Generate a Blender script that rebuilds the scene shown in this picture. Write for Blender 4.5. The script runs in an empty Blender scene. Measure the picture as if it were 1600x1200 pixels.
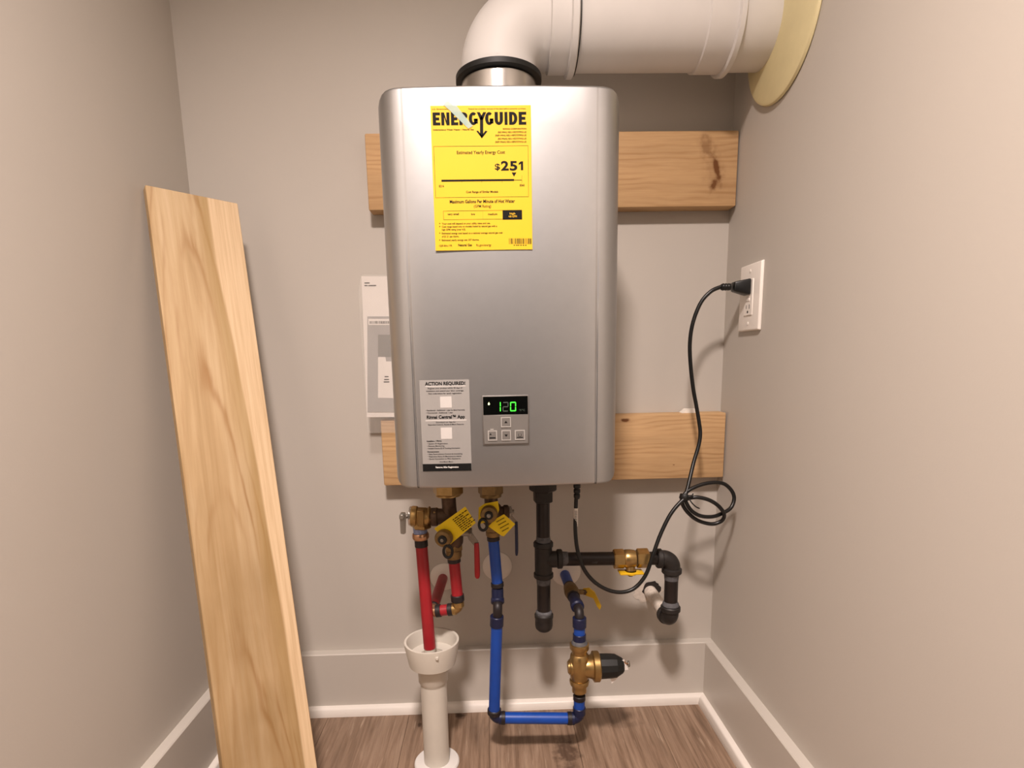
import bpy, bmesh, math, random
from mathutils import Vector, Matrix
random.seed(7)
S = bpy.context.scene
COL = S.collection
V = Vector

# ------------------------------------------------------------------ camera
CAM = V((-0.0204, -1.2071, 0.7918))
CR = V((0.9994, -0.0305, -0.0189)).normalized()
CF = V((0.0269, 0.9857, -0.1663)).normalized()
CU = CR.cross(CF).normalized()
CR = CF.cross(CU).normalized()
FPX, PX, PY = 877.9852, 791.861, 710.5796
cd = bpy.data.cameras.new('camera')
cam = bpy.data.objects.new('camera', cd)
COL.objects.link(cam)
cd.sensor_fit = 'HORIZONTAL'
cd.sensor_width = 36.0
cd.lens = FPX / 1600 * 36.0
cd.shift_x = (800 - PX) / 1600
cd.shift_y = (PY - 600) / 1600
cd.clip_start = 0.01
cd.clip_end = 50
m = Matrix((CR, CU, -CF)).transposed().to_4x4()
m.translation = CAM
cam.matrix_world = m
S.camera = cam

# ------------------------------------------------------------------ world, light, exposure
w = bpy.data.worlds.new('world')
S.world = w
w.use_nodes = True
w.node_tree.nodes['Background'].inputs[0].default_value = (0.9, 0.8, 0.7, 1)
w.node_tree.nodes['Background'].inputs[1].default_value = 0.04
ld = bpy.data.lights.new('ceiling_light_bulb', 'AREA')
ld.shape = 'DISK'
ld.size = 0.19
ld.energy = 43
ld.color = (1.0, 0.85, 0.785)
ld.spread = math.radians(148)
lo = bpy.data.objects.new('ceiling_light_bulb', ld)
COL.objects.link(lo)
lo.location = (-0.11, -1.30, 1.935)
S.view_settings.view_transform = 'Standard'
S.view_settings.look = 'None'
S.view_settings.gamma = 1
S.view_settings.use_curve_mapping = False
S.view_settings.exposure = 0.0


def at(u, v, y):
    """the point of the plane Y = y that the photograph shows at pixel (u, v)"""
    d = CF + CR * ((u - PX) / FPX) + CU * ((PY - v) / FPX)
    return CAM + d * ((y - CAM.y) / d.y)


def atx(u, v, x):
    d = CF + CR * ((u - PX) / FPX) + CU * ((PY - v) / FPX)
    return CAM + d * ((x - CAM.x) / d.x)


# ------------------------------------------------------------------ materials
MATS = {}


def srgb(r, g, b):
    f = lambda c: c / 12.92 if c <= 0.04045 else ((c + 0.055) / 1.055) ** 2.4
    return (f(r / 255), f(g / 255), f(b / 255), 1)


class NT:
    def __init__(self, name):
        self.m = bpy.data.materials.new(name)
        self.m.use_nodes = True
        self.t = self.m.node_tree
        self.b = self.t.nodes['Principled BSDF']

    def n(self, typ, **kw):
        nd = self.t.nodes.new(typ)
        for k, v in kw.items():
            if k.startswith('i_'):
                key = k[2:]
                key = int(key) if key.isdigit() else key.replace('_', ' ')
                nd.inputs[key].default_value = v
            else:
                setattr(nd, k, v)
        return nd

    def l(self, a, b):
        self.t.links.new(a, b)

    def coord(self, scale=(1, 1, 1), loc=(0, 0, 0), rot=(0, 0, 0), rand=False):
        tc = self.n('ShaderNodeTexCoord')
        mp = self.n('ShaderNodeMapping')
        mp.inputs['Scale'].default_value = scale
        mp.inputs['Location'].default_value = loc
        mp.inputs['Rotation'].default_value = rot
        src = tc.outputs['Object']
        if rand:
            oi = self.n('ShaderNodeObjectInfo')
            mu = self.n('ShaderNodeVectorMath', operation='SCALE')
            cb = self.n('ShaderNodeCombineXYZ')
            for i in range(3):
                self.l(oi.outputs['Random'], cb.inputs[i])
            self.l(cb.outputs[0], mu.inputs[0])
            mu.inputs['Scale'].default_value = 37.0
            ad = self.n('ShaderNodeVectorMath', operation='ADD')
            self.l(src, ad.inputs[0])
            self.l(mu.outputs[0], ad.inputs[1])
            src = ad.outputs[0]
        self.l(src, mp.inputs['Vector'])
        return mp.outputs[0]

    def noise(self, vec, scale, detail=3, rough=.5, dist=0):
        nd = self.n('ShaderNodeTexNoise')
        nd.inputs['Scale'].default_value = scale
        nd.inputs['Detail'].default_value = detail
        nd.inputs['Roughness'].default_value = rough
        nd.inputs['Distortion'].default_value = dist
        self.l(vec, nd.inputs['Vector'])
        return nd.outputs['Fac']

    def ramp(self, fac, stops):
        r = self.n('ShaderNodeValToRGB')
        e = r.color_ramp.elements
        while len(e) < len(stops):
            e.new(0.5)
        for el, (p, c) in zip(e, stops):
            el.position = p
            el.color = c
        self.l(fac, r.inputs[0])
        return r.outputs[0]

    def mix(self, fac, a, b, mode='MIX'):
        x = self.n('ShaderNodeMix', data_type='RGBA', blend_type=mode)
        if isinstance(fac, (int, float)):
            x.inputs[0].default_value = fac
        else:
            self.l(fac, x.inputs[0])
        for s, i in ((a, 6), (b, 7)):
            if isinstance(s, tuple):
                x.inputs[i].default_value = s
            else:
                self.l(s, x.inputs[i])
        return x.outputs[2]

    def math(self, op, a, b=None, clamp=False):
        x = self.n('ShaderNodeMath', operation=op, use_clamp=clamp)
        for s, i in ((a, 0), (b, 1)):
            if s is None:
                continue
            if isinstance(s, (int, float)):
                x.inputs[i].default_value = s
            else:
                self.l(s, x.inputs[i])
        return x.outputs[0]

    def bump(self, h, strength, dist=0.001):
        b = self.n('ShaderNodeBump')
        b.inputs['Strength'].default_value = strength
        b.inputs['Distance'].default_value = dist
        self.l(h, b.inputs['Height'])
        self.l(b.outputs[0], self.b.inputs['Normal'])

    def base(self, c):
        if isinstance(c, tuple):
            self.b.inputs['Base Color'].default_value = c
        else:
            self.l(c, self.b.inputs['Base Color'])


def simple(name, col, rough=.5, metal=0., vary=.06, vscale=40, bump=0., spec=.5, coat=0., emit=None, estr=0., trans=0., alpha=1.):
    k = NT(name)
    k.b.inputs['Roughness'].default_value = rough
    k.b.inputs['Metallic'].default_value = metal
    k.b.inputs['Specular IOR Level'].default_value = spec
    k.b.inputs['Coat Weight'].default_value = coat
    if vary > 0:
        vec = k.coord()
        nz = k.noise(vec, vscale, 4, .6)
        lo_ = tuple(c * (1 - vary * 1.6) for c in col[:3]) + (1,)
        hi_ = tuple(min(1, c * (1 + vary)) for c in col[:3]) + (1,)
        k.base(k.ramp(nz, [(.3, lo_), (.7, hi_)]))
        if bump:
            k.bump(k.noise(vec, vscale * 8, 3), bump)
    else:
        k.base(col)
    if emit:
        k.b.inputs['Emission Color'].default_value = emit
        k.b.inputs['Emission Strength'].default_value = estr
    if trans:
        k.b.inputs['Transmission Weight'].default_value = trans
    if alpha < 1:
        k.b.inputs['Alpha'].default_value = alpha
    MATS[name] = k.m
    return k.m


def wall_mat(name, col, rough=.6, bump=.12):
    k = NT(name)
    vec = k.coord()
    a = k.noise(vec, 2.2, 3)
    c = k.ramp(a, [(.3, tuple(x * .985 for x in col[:3]) + (1,)), (.7, tuple(x * 1.012 for x in col[:3]) + (1,))])
    k.base(c)
    k.b.inputs['Roughness'].default_value = rough
    k.b.inputs['Specular IOR Level'].default_value = .35
    k.bump(k.noise(vec, 420, 2), bump, .0006)
    MATS[name] = k.m


wall_mat('wall_paint', srgb(190, 184, 175))
wall_mat('ceiling_paint', srgb(225, 220, 212))


def trim_mat(name, col, dirt=.5):
    k = NT(name)
    vec = k.coord()
    d = k.noise(vec, 160, 4, .7)
    f = k.ramp(d, [(.66, (0, 0, 0, 1)), (.76, (dirt, dirt, dirt, 1))])
    k.base(k.mix(f, col, srgb(120, 100, 82)))
    k.b.inputs['Roughness'].default_value = .38
    k.bump(k.noise(vec, 200, 2), .08, .0005)
    MATS[name] = k.m


trim_mat('trim_paint', srgb(194, 188, 179), .12)
trim_mat('shoe_paint', srgb(232, 226, 218), .35)

STAINS = [(.118, -.185, .030, .055, .75), (-.105, -.046, .018, .012, .9), (-.195, -.075, .006, .008, .9), (.26, -.10, .05, .012, .25)]
# floor plank (grain along Y)
k = NT('floor_plank')
vec = k.coord((9, .9, 9), rand=True)
g1 = k.noise(vec, 5, 8, .65, .8)
vec2 = k.coord((70, 2.6, 70), rand=True)
g2 = k.noise(vec2, 2.2, 5, .65, .3)
c1 = k.ramp(g1, [(.30, srgb(100, 80, 64)), (.5, srgb(138, 114, 94)), (.72, srgb(172, 150, 130))])
c2 = k.ramp(g2, [(.34, srgb(110, 84, 64)), (.6, srgb(190, 166, 144))])
c = k.mix(.28, c1, c2, 'MULTIPLY')
c = k.mix(.22, c, c2)
oi = k.n('ShaderNodeObjectInfo')
c = k.mix(k.math('MULTIPLY', oi.outputs['Random'], .22), c, srgb(120, 100, 84))
# damp stain and specks with a shape of their own
v3 = k.coord()
sp = k.noise(v3, 70, 4, .6)
c = k.mix(k.ramp(sp, [(.69, (0, 0, 0, 1)), (.76, (.75, .75, .75, 1))]), c, srgb(70, 46, 32))
ge = k.n('ShaderNodeNewGeometry')
sg = k.n('ShaderNodeSeparateXYZ')
k.l(ge.outputs['Position'], sg.inputs[0])
wn = k.n('ShaderNodeTexNoise', i_Scale=60., i_Detail=4.)
k.l(ge.outputs['Position'], wn.inputs['Vector'])
for sx0, sy0, srx, sry, sst in STAINS:
    a_ = k.math('DIVIDE', k.math('SUBTRACT', sg.outputs[0], sx0), srx)
    b_ = k.math('DIVIDE', k.math('SUBTRACT', sg.outputs[1], sy0), sry)
    d_ = k.math('ADD', k.math('SQRT', k.math('ADD', k.math('MULTIPLY', a_, a_), k.math('MULTIPLY', b_, b_))), k.math('MULTIPLY', k.math('SUBTRACT', wn.outputs['Fac'], .5), 2.2))
    c = k.mix(k.ramp(d_, [(.35, (sst, sst, sst, 1)), (1.0, (0, 0, 0, 1))]), c, srgb(62, 42, 30))
pv = k.noise(k.coord((14, 1.2, 14), (3, 7, 1), rand=True), 9, 3)
c = k.mix(k.ramp(pv, [(.66, (0, 0, 0, 1)), (.74, (.4, .4, .4, 1))]), c, srgb(196, 176, 154))
k.base(c)
k.b.inputs['Roughness'].default_value = .5
k.b.inputs['Specular IOR Level'].default_value = .4
k.bump(g2, .35, .0012)
MATS['floor_plank'] = k.m
simple('floor_gap', srgb(66, 50, 40), .9)


def pine_mat(name, base, dark, knots, zscale=1.0, ofs=0):
    """grain runs along X; knots = [(x, z, rx, rz, tilt, strength)] in object space"""
    k = NT(name)
    vec = k.coord((1.3, 4, 14 * zscale), (ofs, 0, ofs))
    warp = k.noise(k.coord((1.6, 1.6, 5), (ofs, 0, 0)), 2.0, 3)
    tc = k.n('ShaderNodeTexCoord')
    sx = k.n('ShaderNodeSeparateXYZ')
    k.l(tc.outputs['Object'], sx.inputs[0])
    X, Z = sx.outputs[0], sx.outputs[2]
    # growth rings : a sine of z warped by noise
    zz = k.math('ADD', k.math('MULTIPLY', Z, 520 * zscale), k.math('MULTIPLY', warp, 34))
    ring = k.math('MULTIPLY', k.math('ADD', k.math('SINE', zz), 1.0), .5)
    ring = k.math('POWER', ring, 2.6)
    am = k.noise(k.coord((2, 2, 9), (3 + ofs, 0, 1)), 3, 3)
    ring = k.math('MULTIPLY', ring, k.ramp(am, [(.38, (0, 0, 0, 1)), (.62, (.85, .85, .85, 1))]))
    fine = k.noise(k.coord((5, 40, 180)), 3, 5, .6)
    c = k.ramp(k.noise(vec, 3, 4), [(.3, tuple(x * .86 for x in base[:3]) + (1,)), (.7, base)])
    c = k.mix(k.math('MULTIPLY', ring, .55), c, dark)
    c = k.mix(k.ramp(fine, [(.35, (.22, .22, .22, 1)), (.6, (0, 0, 0, 1))]), c, dark)
    kw = k.noise(k.coord((1, 1, 1)), 75, 3)
    for (x0, z0, rx, rz, tl, st) in knots:
        dx = k.math('SUBTRACT', X, x0)
        dz = k.math('SUBTRACT', Z, z0)
        ct, sn = math.cos(tl), math.sin(tl)
        a = k.math('DIVIDE', k.math('ADD', k.math('MULTIPLY', dx, ct), k.math('MULTIPLY', dz, sn)), rx)
        b = k.math('DIVIDE', k.math('SUBTRACT', k.math('MULTIPLY', dz, ct), k.math('MULTIPLY', dx, sn)), rz)
        d = k.math('SQRT', k.math('ADD', k.math('MULTIPLY', a, a), k.math('MULTIPLY', b, b)))
        d = k.math('ADD', d, k.math('MULTIPLY', k.math('SUBTRACT', kw, .5), 1.1))
        f = k.ramp(d, [(.45, (st, st, st, 1)), (1.1, (st * .2, st * .2, st * .2, 1)), (1.0, (0, 0, 0, 1))])
        r = f.node.color_ramp
        r.elements[0].position, r.elements[1].position, r.elements[2].position = .4, .75, 1.0
        r.elements[2].color = (0, 0, 0, 1)
        c = k.mix(f, c, srgb(104, 62, 28))
    k.base(c)
    k.b.inputs['Roughness'].default_value = .6
    k.b.inputs['Specular IOR Level'].default_value = .3
    k.bump(k.math('ADD', fine, ring), .15, .0006)
    MATS[name] = k.m


# ------------------------------------------------------------------ mesh helpers
class MB:
    def __init__(self):
        self.v, self.f = [], []

    def add(self, vs, fs):
        o = len(self.v)
        self.v += [V(p) for p in vs]
        self.f += [tuple(i + o for i in f) for f in fs]
        return self

    def bm(self, b):
        b.verts.index_update()
        self.add([v.co.copy() for v in b.verts], [[v.index for v in f.verts] for f in b.faces])
        b.free()
        return self

    def box(self, lo, hi, bev=0., seg=2, mat=None):
        b = bmesh.new()
        bmesh.ops.create_cube(b, size=1)
        lo, hi = V(lo), V(hi)
        for v in b.verts:
            v.co = V(((lo[i] + hi[i]) / 2 + v.co[i] * (hi[i] - lo[i]) for i in range(3)))
        if bev:
            bmesh.ops.bevel(b, geom=list(b.edges), offset=bev, segments=seg, profile=.5, affect='EDGES')
        if mat is not None:
            bmesh.ops.transform(b, matrix=mat, verts=b.verts)
        return self.bm(b)

    def frame(self, ax):
        ax = V(ax).normalized()
        up = V((0, 0, 1)) if abs(ax.z) < .9 else V((0, 1, 0))
        a = ax.cross(up).normalized()
        return a, a.cross(ax).normalized() * -1, ax

    def lathe(self, org, ax, prof, n=24, rot=0.):
        """prof: list of (radius, height along ax)"""
        a, b, c = self.frame(ax)
        org = V(org)
        vs, fs = [], []
        for r, h in prof:
            for i in range(n):
                t = 2 * math.pi * i / n + rot
                vs.append(org + c * h + (a * math.cos(t) + b * math.sin(t)) * r)
        for j in range(len(prof) - 1):
            for i in range(n):
                p, q = j * n + i, j * n + (i + 1) % n
                fs.append((p, q, q + n, p + n))
        fs.append(tuple(range(n))[::-1])
        fs.append(tuple((len(prof) - 1) * n + i for i in range(n)))
        return self.add(vs, fs)

    def cyl(self, p0, p1, r, r1=None, n=24, bev=0., rot=0.):
        p0, p1 = V(p0), V(p1)
        L = (p1 - p0).length
        r1 = r if r1 is None else r1
        if bev:
            pf = [(r - bev, 0), (r - bev * .3, bev * .3), (r, bev), (r1, L - bev), (r1 - bev * .3, L - bev * .3), (r1 - bev, L)]
        else:
            pf = [(r, 0), (r1, L)]
        return self.lathe(p0, p1 - p0, pf, n, rot)

    def hexn(self, p0, p1, r, rot=0.):
        """hexagon nut with chamfered ends"""
        p0, p1 = V(p0), V(p1)
        L = (p1 - p0).length
        c = r * .1
        return self.lathe(p0, p1 - p0, [(r * .9, 0), (r, c), (r, L - c), (r * .9, L)], 6, rot)

    def tube(self, pts, r, n=16, caps=True):
        pts = [V(p) for p in pts]
        rr = r if isinstance(r, (list, tuple)) else [r] * len(pts)
        tg = []
        for i in range(len(pts)):
            a = pts[max(i - 1, 0)]
            b = pts[min(i + 1, len(pts) - 1)]
            tg.append((b - a).normalized())
        a, b, _ = self.frame(tg[0])
        vs, fs = [], []
        for i, p in enumerate(pts):
            if i:
                q = tg[i - 1].rotation_difference(tg[i])
                a = q @ a
                b = q @ b
            for j in range(n):
                t = 2 * math.pi * j / n
                vs.append(p + (a * math.cos(t) + b * math.sin(t)) * rr[i])
        for i in range(len(pts) - 1):
            for j in range(n):
                k0, k1 = i * n + j, i * n + (j + 1) % n
                fs.append((k0, k0 + n, k1 + n, k1))
        if caps:
            fs.append(tuple(range(n)))
            fs.append(tuple((len(pts) - 1) * n + j for j in range(n))[::-1])
        return self.add(vs, fs)

    def poly(self, pts, th):
        """a plate: polygon pts (3D, planar) with thickness vector th"""
        pts = [V(p) for p in pts]
        n = len(pts)
        th = V(th)
        vs = pts + [p + th for p in pts]
        fs = [tuple(range(n)), tuple(range(n, 2 * n))[::-1]]
        fs += [(i, i + n, (i + 1) % n + n, (i + 1) % n) for i in range(n)]
        return self.add(vs, fs)

    def quadp(self, pts):
        return self.add(pts, [tuple(range(len(pts)))])


def spline(pts, sub=8):
    pts = [V(p) for p in pts]
    out = []
    P = [pts[0] * 2 - pts[1]] + pts + [pts[-1] * 2 - pts[-2]]
    for i in range(1, len(P) - 2):
        for j in range(sub):
            t = j / sub
            a, b, c, d = P[i - 1], P[i], P[i + 1], P[i + 2]
            out.append(.5 * ((2 * b) + (c - a) * t + (2 * a - 5 * b + 4 * c - d) * t * t + (3 * b - a - 3 * c + d) * t ** 3))
    out.append(pts[-1])
    return out


def arc(p0, corner, p1, rad, n=8):
    """points of a fillet of radius rad at the corner"""
    p0, c, p1 = V(p0), V(corner), V(p1)
    d0, d1 = (p0 - c).normalized(), (p1 - c).normalized()
    ang = d0.angle(d1)
    t = rad / math.tan(ang / 2)
    a, b = c + d0 * t, c + d1 * t
    ctr = c + (d0 + d1).normalized() * (rad / math.sin(ang / 2))
    va, vb = a - ctr, b - ctr
    out = []
    for i in range(n + 1):
        q = i / n
        ax = va.cross(vb)
        out.append(ctr + Matrix.Rotation(q * va.angle(vb), 3, ax) @ va)
    return out


def build(name, mb, mat, parent=None, base=V((0, 0, 0)), smooth=True, label=None, kind=None, ang=38):
    me = bpy.data.meshes.new(name)
    me.from_pydata([tuple(p - base) for p in mb.v], [], mb.f)
    b = bmesh.new()
    b.from_mesh(me)
    bmesh.ops.recalc_face_normals(b, faces=b.faces)
    b.to_mesh(me)
    b.free()
    me.materials.append(MATS[mat] if isinstance(mat, str) else mat)
    if smooth:
        for p in me.polygons:
            p.use_smooth = True
        me.set_sharp_from_angle(angle=math.radians(ang))
    o = bpy.data.objects.new(name, me)
    COL.objects.link(o)
    if parent is not None:
        o.parent = parent
    else:
        o.location = base
    if label:
        o['label'] = label
    if kind:
        o['kind'] = kind
    return o


class Thing:
    def __init__(self, name, label, cat, base, group=None):
        self.o = bpy.data.objects.new(name, None)
        self.o.empty_display_size = .02
        COL.objects.link(self.o)
        self.base = V(base)
        self.o.location = self.base
        self.o['label'] = label
        self.o['category'] = cat
        if group:
            self.o['group'] = group

    def part(self, name, mb, mat, parent=None, **kw):
        if name in ('printed_lettering', 'barcode'):
            kw['kind'] = 'stuff'
        return build(name, mb, mat, parent or self.o, self.base, **kw)


def single(name, mb, mat, label, cat, base, group=None, **kw):
    o = build(name, mb, mat, None, V(base), **kw)
    o['label'] = label
    o['category'] = cat
    if group:
        o['group'] = group
    return o


def struct(name, mb, mat, **kw):
    o = build(name, mb, mat, None, **kw)
    o['kind'] = 'structure'
    return o


# flat print -------------------------------------------------------
_tc = bpy.data.curves.new('lettering_source', 'FONT')
_to = bpy.data.objects.new('lettering_source', _tc)
COL.objects.link(_to)


def text(mb, s, org, ux, uz, width=None, height=None, bold=0., align='L', res=2):
    """adds the string s to mb. org: baseline start, ux / uz: unit axes; width / height: fitted size (cap height)"""
    _tc.body = s
    _tc.size = 1
    _tc.offset = bold
    _tc.resolution_u = res
    _tc.fill_mode = 'FRONT' if hasattr(_tc, 'fill_mode') and False else _tc.fill_mode
    bpy.context.view_layer.update()
    dg = bpy.context.evaluated_depsgraph_get()
    me = bpy.data.meshes.new_from_object(_to.evaluated_get(dg))
    if not me.vertices:
        bpy.data.meshes.remove(me)
        return
    xs = [v.co.x for v in me.vertices]
    x0, x1 = min(xs), max(xs)
    cap = .69
    sz = (height or .01) / cap
    sx = sz if width is None else width / (x1 - x0)
    W = (x1 - x0) * sx
    off = {'L': 0, 'C': -W / 2, 'R': -W}[align]
    vs = [org + ux * ((v.co.x - x0) * sx + off) + uz * (v.co.y * sz) for v in me.vertices]
    mb.add(vs, [tuple(p.vertices) for p in me.polygons])
    bpy.data.meshes.remove(me)


UX, UY, UZ = V((1, 0, 0)), V((0, 1, 0)), V((0, 0, 1))

# ------------------------------------------------------------------ plain materials
simple('silver_paint', srgb(178, 178, 178), .41, .97, .012, 60)
simple('silver_dark', srgb(120, 116, 112), .5, .6, .03)
simple('pvc_white', srgb(214, 211, 207), .5, 0, .02, 12, spec=.22)
simple('pvc_drain', srgb(203, 198, 187), .4, 0, .03, 18)
simple('cream_rubber', srgb(222, 210, 164), .6, 0, .04, 14)
simple('black_rubber', srgb(14, 15, 14), .55, 0, .05)
simple('brushed_steel', srgb(206, 202, 196), .26, .95, .03, 60)
simple('brass', srgb(172, 142, 92), .33, .9, .10, 60, .05)
simple('brass_cast', srgb(138, 114, 76), .5, .75, .16, 70, .12)
simple('bronze_dark', srgb(92, 74, 60), .5, .7, .22, 60, .1)
simple('black_iron', srgb(46, 43, 41), .5, .35, .14, 70, .25)
simple('black_iron_pipe', srgb(40, 34, 32), .36, .35, .16, 40, .08)
simple('pipe_dope', srgb(88, 88, 91), .7, 0, .25, 150, .2)
simple('red_pipe', srgb(152, 26, 36), .42, 0, .06, 30)
simple('red_grip', srgb(164, 24, 32), .4, 0, .05)
simple('blue_pipe', srgb(12, 68, 160), .4, 0, .06, 30)
simple('navy_fitting', srgb(20, 28, 62), .42, .1, .12)
simple('black_band', srgb(32, 26, 28), .5, .1, .1)
simple('copper', srgb(200, 156, 122), .3, .9, .08)
simple('steel_lever', srgb(150, 146, 138), .38, .8, .08)
simple('navy_grip', srgb(18, 30, 62), .45, 0, .05)
simple('yellow_grip', srgb(226, 180, 30), .42, 0, .06)
simple('tag_yellow', srgb(240, 208, 10), .5, 0, .03)
simple('label_yellow', srgb(226, 180, 0), .6, 0, .01, 30)
simple('ink', srgb(14, 13, 12), .7, 0, 0, spec=.2)
simple('ink_brown', srgb(66, 48, 10), .7, 0, 0, spec=.2)
simple('ink_white', srgb(238, 236, 232), .6, 0, 0)
simple('sticker_silver', srgb(176, 174, 171), .5, .55, .02)
simple('sticker_white', srgb(196, 193, 189), .5, 0, 0)
simple('display_black', srgb(6, 7, 6), .15, 0, 0)
simple('led_green', srgb(60, 230, 60), .5, 0, 0, emit=srgb(70, 255, 60), estr=1.0)
simple('led_dim', srgb(70, 84, 74), .5, 0, 0)
simple('led_white', srgb(230, 250, 190), .5, 0, 0, emit=srgb(225, 255, 170), estr=1.2)
simple('button_grey', srgb(132, 129, 125), .5, .55, .02)
simple('button_rim', srgb(186, 183, 178), .4, .3, .02)
simple('outlet_white', srgb(240, 234, 226), .35, 0, .01)
simple('slot_dark', srgb(40, 36, 32), .7, 0, 0)
simple('cord_black', srgb(12, 13, 13), .36, 0, .04)
simple('cord_tag', srgb(226, 220, 212), .5, 0, .03)
simple('paper_white', srgb(236, 230, 224), .55, 0, .02)
simple('paper_grey', srgb(168, 165, 162), .5, 0, .05, 30)
simple('paper_dark', srgb(128, 126, 122), .5, 0, .05, 30)
simple('escutcheon_white', srgb(226, 219, 210), .4, 0, .02)
simple('hole_dark', srgb(38, 30, 26), .9, 0, .1)
simple('torn_paper', srgb(206, 196, 184), .8, 0, .08, 120, .3)
simple('stub_white', srgb(222, 212, 200), .55, 0, .14, 90, .3)
simple('shim_white', srgb(238, 232, 222), .5, 0, .02)
simple('lamp_white', srgb(240, 238, 232), .5, 0, 0)
simple('lamp_glow', srgb(255, 240, 220), .5, 0, 0, emit=(1, .83, .74, 1), estr=.6)


def clear_mat(name, tint, rough, alpha):
    k = NT(name)
    k.base(tint)
    k.b.inputs['Roughness'].default_value = rough
    k.b.inputs['Alpha'].default_value = alpha
    nz = k.noise(k.coord((1, 1, .6)), 26, 3, .5, 1.2)
    k.bump(nz, .2, .002)
    MATS[name] = k.m


clear_mat('clear_plastic', srgb(214, 210, 204), .12, .14)
clear_mat('clear_tape', srgb(190, 214, 204), .2, .5)

# ------------------------------------------------------------------ the room
XR, XL, YR, ZC = .4798, -.6082, -1.85, 1.97
BB, TB, QR = .1438, .0201, .0179
T = .1
struct('wall_back', MB().box((XL - T, 0, -.05), (XR + T, T, ZC)), 'wall_paint', smooth=False)
struct('wall_left', MB().box((XL - T, YR, -.05), (XL, 0, ZC)), 'wall_paint', smooth=False)
struct('wall_right', MB().box((XR, YR, -.05), (XR + T, 0, ZC)), 'wall_paint', smooth=False)
struct('ceiling', MB().box((XL - T, YR, ZC), (XR + T, T, ZC + T)), 'ceiling_paint', smooth=False)
WB = bpy.data.objects['wall_back']

fl = struct('floor', MB().box((XL, YR, -.05), (XR, 0, -.004)), 'floor_gap', smooth=False)
joints = [XL, -.4052, -.222, -.039, .145, .329, XR]
ends = {0: [-.75], 1: [-1.3, -.42], 2: [-.9], 3: [-1.5, -.6], 4: [-1.1], 5: [-.36, -1.6]}
G = .0003
for i in range(6):
    ys = [0.] + sorted(ends[i], reverse=True) + [YR]
    for a, b in zip(ys[:-1], ys[1:]):
        mb = MB().box((joints[i] + G, b + G, -.006), (joints[i + 1] - G, a - G, 0), .0004, 1)
        c = V(((joints[i] + joints[i + 1]) / 2, (a + b) / 2, 0))
        o = build('plank', mb, 'floor_plank', fl, c, smooth=False)
        o.location = c


def bb_prof(mb, axis, a, b, sgn, wall):
    """baseboard: a flat board with a slightly eased top edge, run along axis from a to b"""
    pr = [(0, 0), (TB, 0), (TB, BB - .002), (TB - .002, BB), (0, BB)]
    n = len(pr)
    vs = []
    for s in (a, b):
        for d, z in pr:
            vs.append((s, wall + sgn * d, z) if axis == 'x' else (wall + sgn * d, s, z))
    mb.add(vs, [tuple(range(n)), tuple(range(n, 2 * n))] + [(i, (i + 1) % n, (i + 1) % n + n, i + n) for i in range(n)])
    return mb


def qr_prof(mb, axis, a, b, sgn, wall):
    pr = [(0, 0), (QR, 0)] + [(QR * math.cos(t * math.pi / 12), QR * math.sin(t * math.pi / 12)) for t in range(1, 7)]
    n = len(pr)
    vs = []
    for e, s in enumerate((a, b)):
        for d, z in pr:
            # mitred end in the back corners
            q = s
            if axis == 'y' and e == 1:
                q = s - d
            if axis == 'x':
                q = s + d if e == 0 else s - d
            vs.append((q, wall + sgn * d, z) if axis == 'x' else (wall + sgn * d, q, z))
    mb.add(vs, [tuple(range(n)), tuple(range(n, 2 * n))] + [(i, (i + 1) % n, (i + 1) % n + n, i + n) for i in range(n)])
    return mb


struct('baseboard_back', bb_prof(MB(), 'x', XL, XR, -1, 0), 'trim_paint', smooth=False)
struct('baseboard_left', bb_prof(MB(), 'y', YR, -TB, 1, XL), 'trim_paint', smooth=False)
struct('baseboard_right', bb_prof(MB(), 'y', YR, -TB, -1, XR), 'trim_paint', smooth=False)
struct('trim_1', qr_prof(MB(), 'x', XL + TB, XR - TB, -1, -TB), 'shoe_paint', ang=60)
struct('trim_2', qr_prof(MB(), 'y', YR, -TB, 1, XL + TB), 'shoe_paint', ang=60)
struct('trim_3', qr_prof(MB(), 'y', YR, -TB, -1, XR - TB), 'shoe_paint', ang=60)

# ceiling light behind the camera: the lamp that lights the closet
L = Thing('ceiling_light', 'round flush ceiling light with frosted disc overhead behind the viewer', 'light', (-.11, -1.30, ZC))
L.part('housing', MB().lathe((-.11, -1.30, ZC), (0, 0, -1), [(.15, 0), (.15, .018), (.143, .024)], 40), 'lamp_white')
L.part('diffuser', MB().lathe((-.11, -1.30, ZC - .0245), (0, 0, -1), [(.138, 0), (.134, .004), (.12, .006)], 40), 'lamp_glow')

# ------------------------------------------------------------------ mounting boards
BT = .038
U0, L0, BH = 1.0849, .5341, .1397
pine_mat('pine_upper', srgb(200, 164, 120), srgb(154, 112, 68),
         [(.335, .068, .0085, .040, .25, .95), (.313, .110, .018, .030, .5, .5), (.332, .042, .010, .020, -.45, .9), (.33, .07, .03, .06, .2, .22)], 1.0)
pine_mat('pine_lower', srgb(204, 168, 124), srgb(152, 112, 68),
         [(.162, .128, .014, .005, 0, 1.0), (.268, .03, .0035, .002, 0, .8)], 1.15, 3.3)
mb = MB().box((-.2492, -BT, U0), (.4765, -.0005, U0 + BH), .003, 2)
single('mounting_board', mb, 'pine_upper', 'upper pine mounting board on the wall, with a dark knot near its right end', 'board', (.1, -.02, U0), 'boards behind the heater')
mb = MB().box((-.2497, -BT, L0), (.4765, -.0005, L0 + BH), .003, 2)
single('mounting_board', mb, 'pine_lower', 'lower pine mounting board on the wall, crossed by the black cord', 'board', (.1, -.02, L0), 'boards behind the heater')
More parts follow.
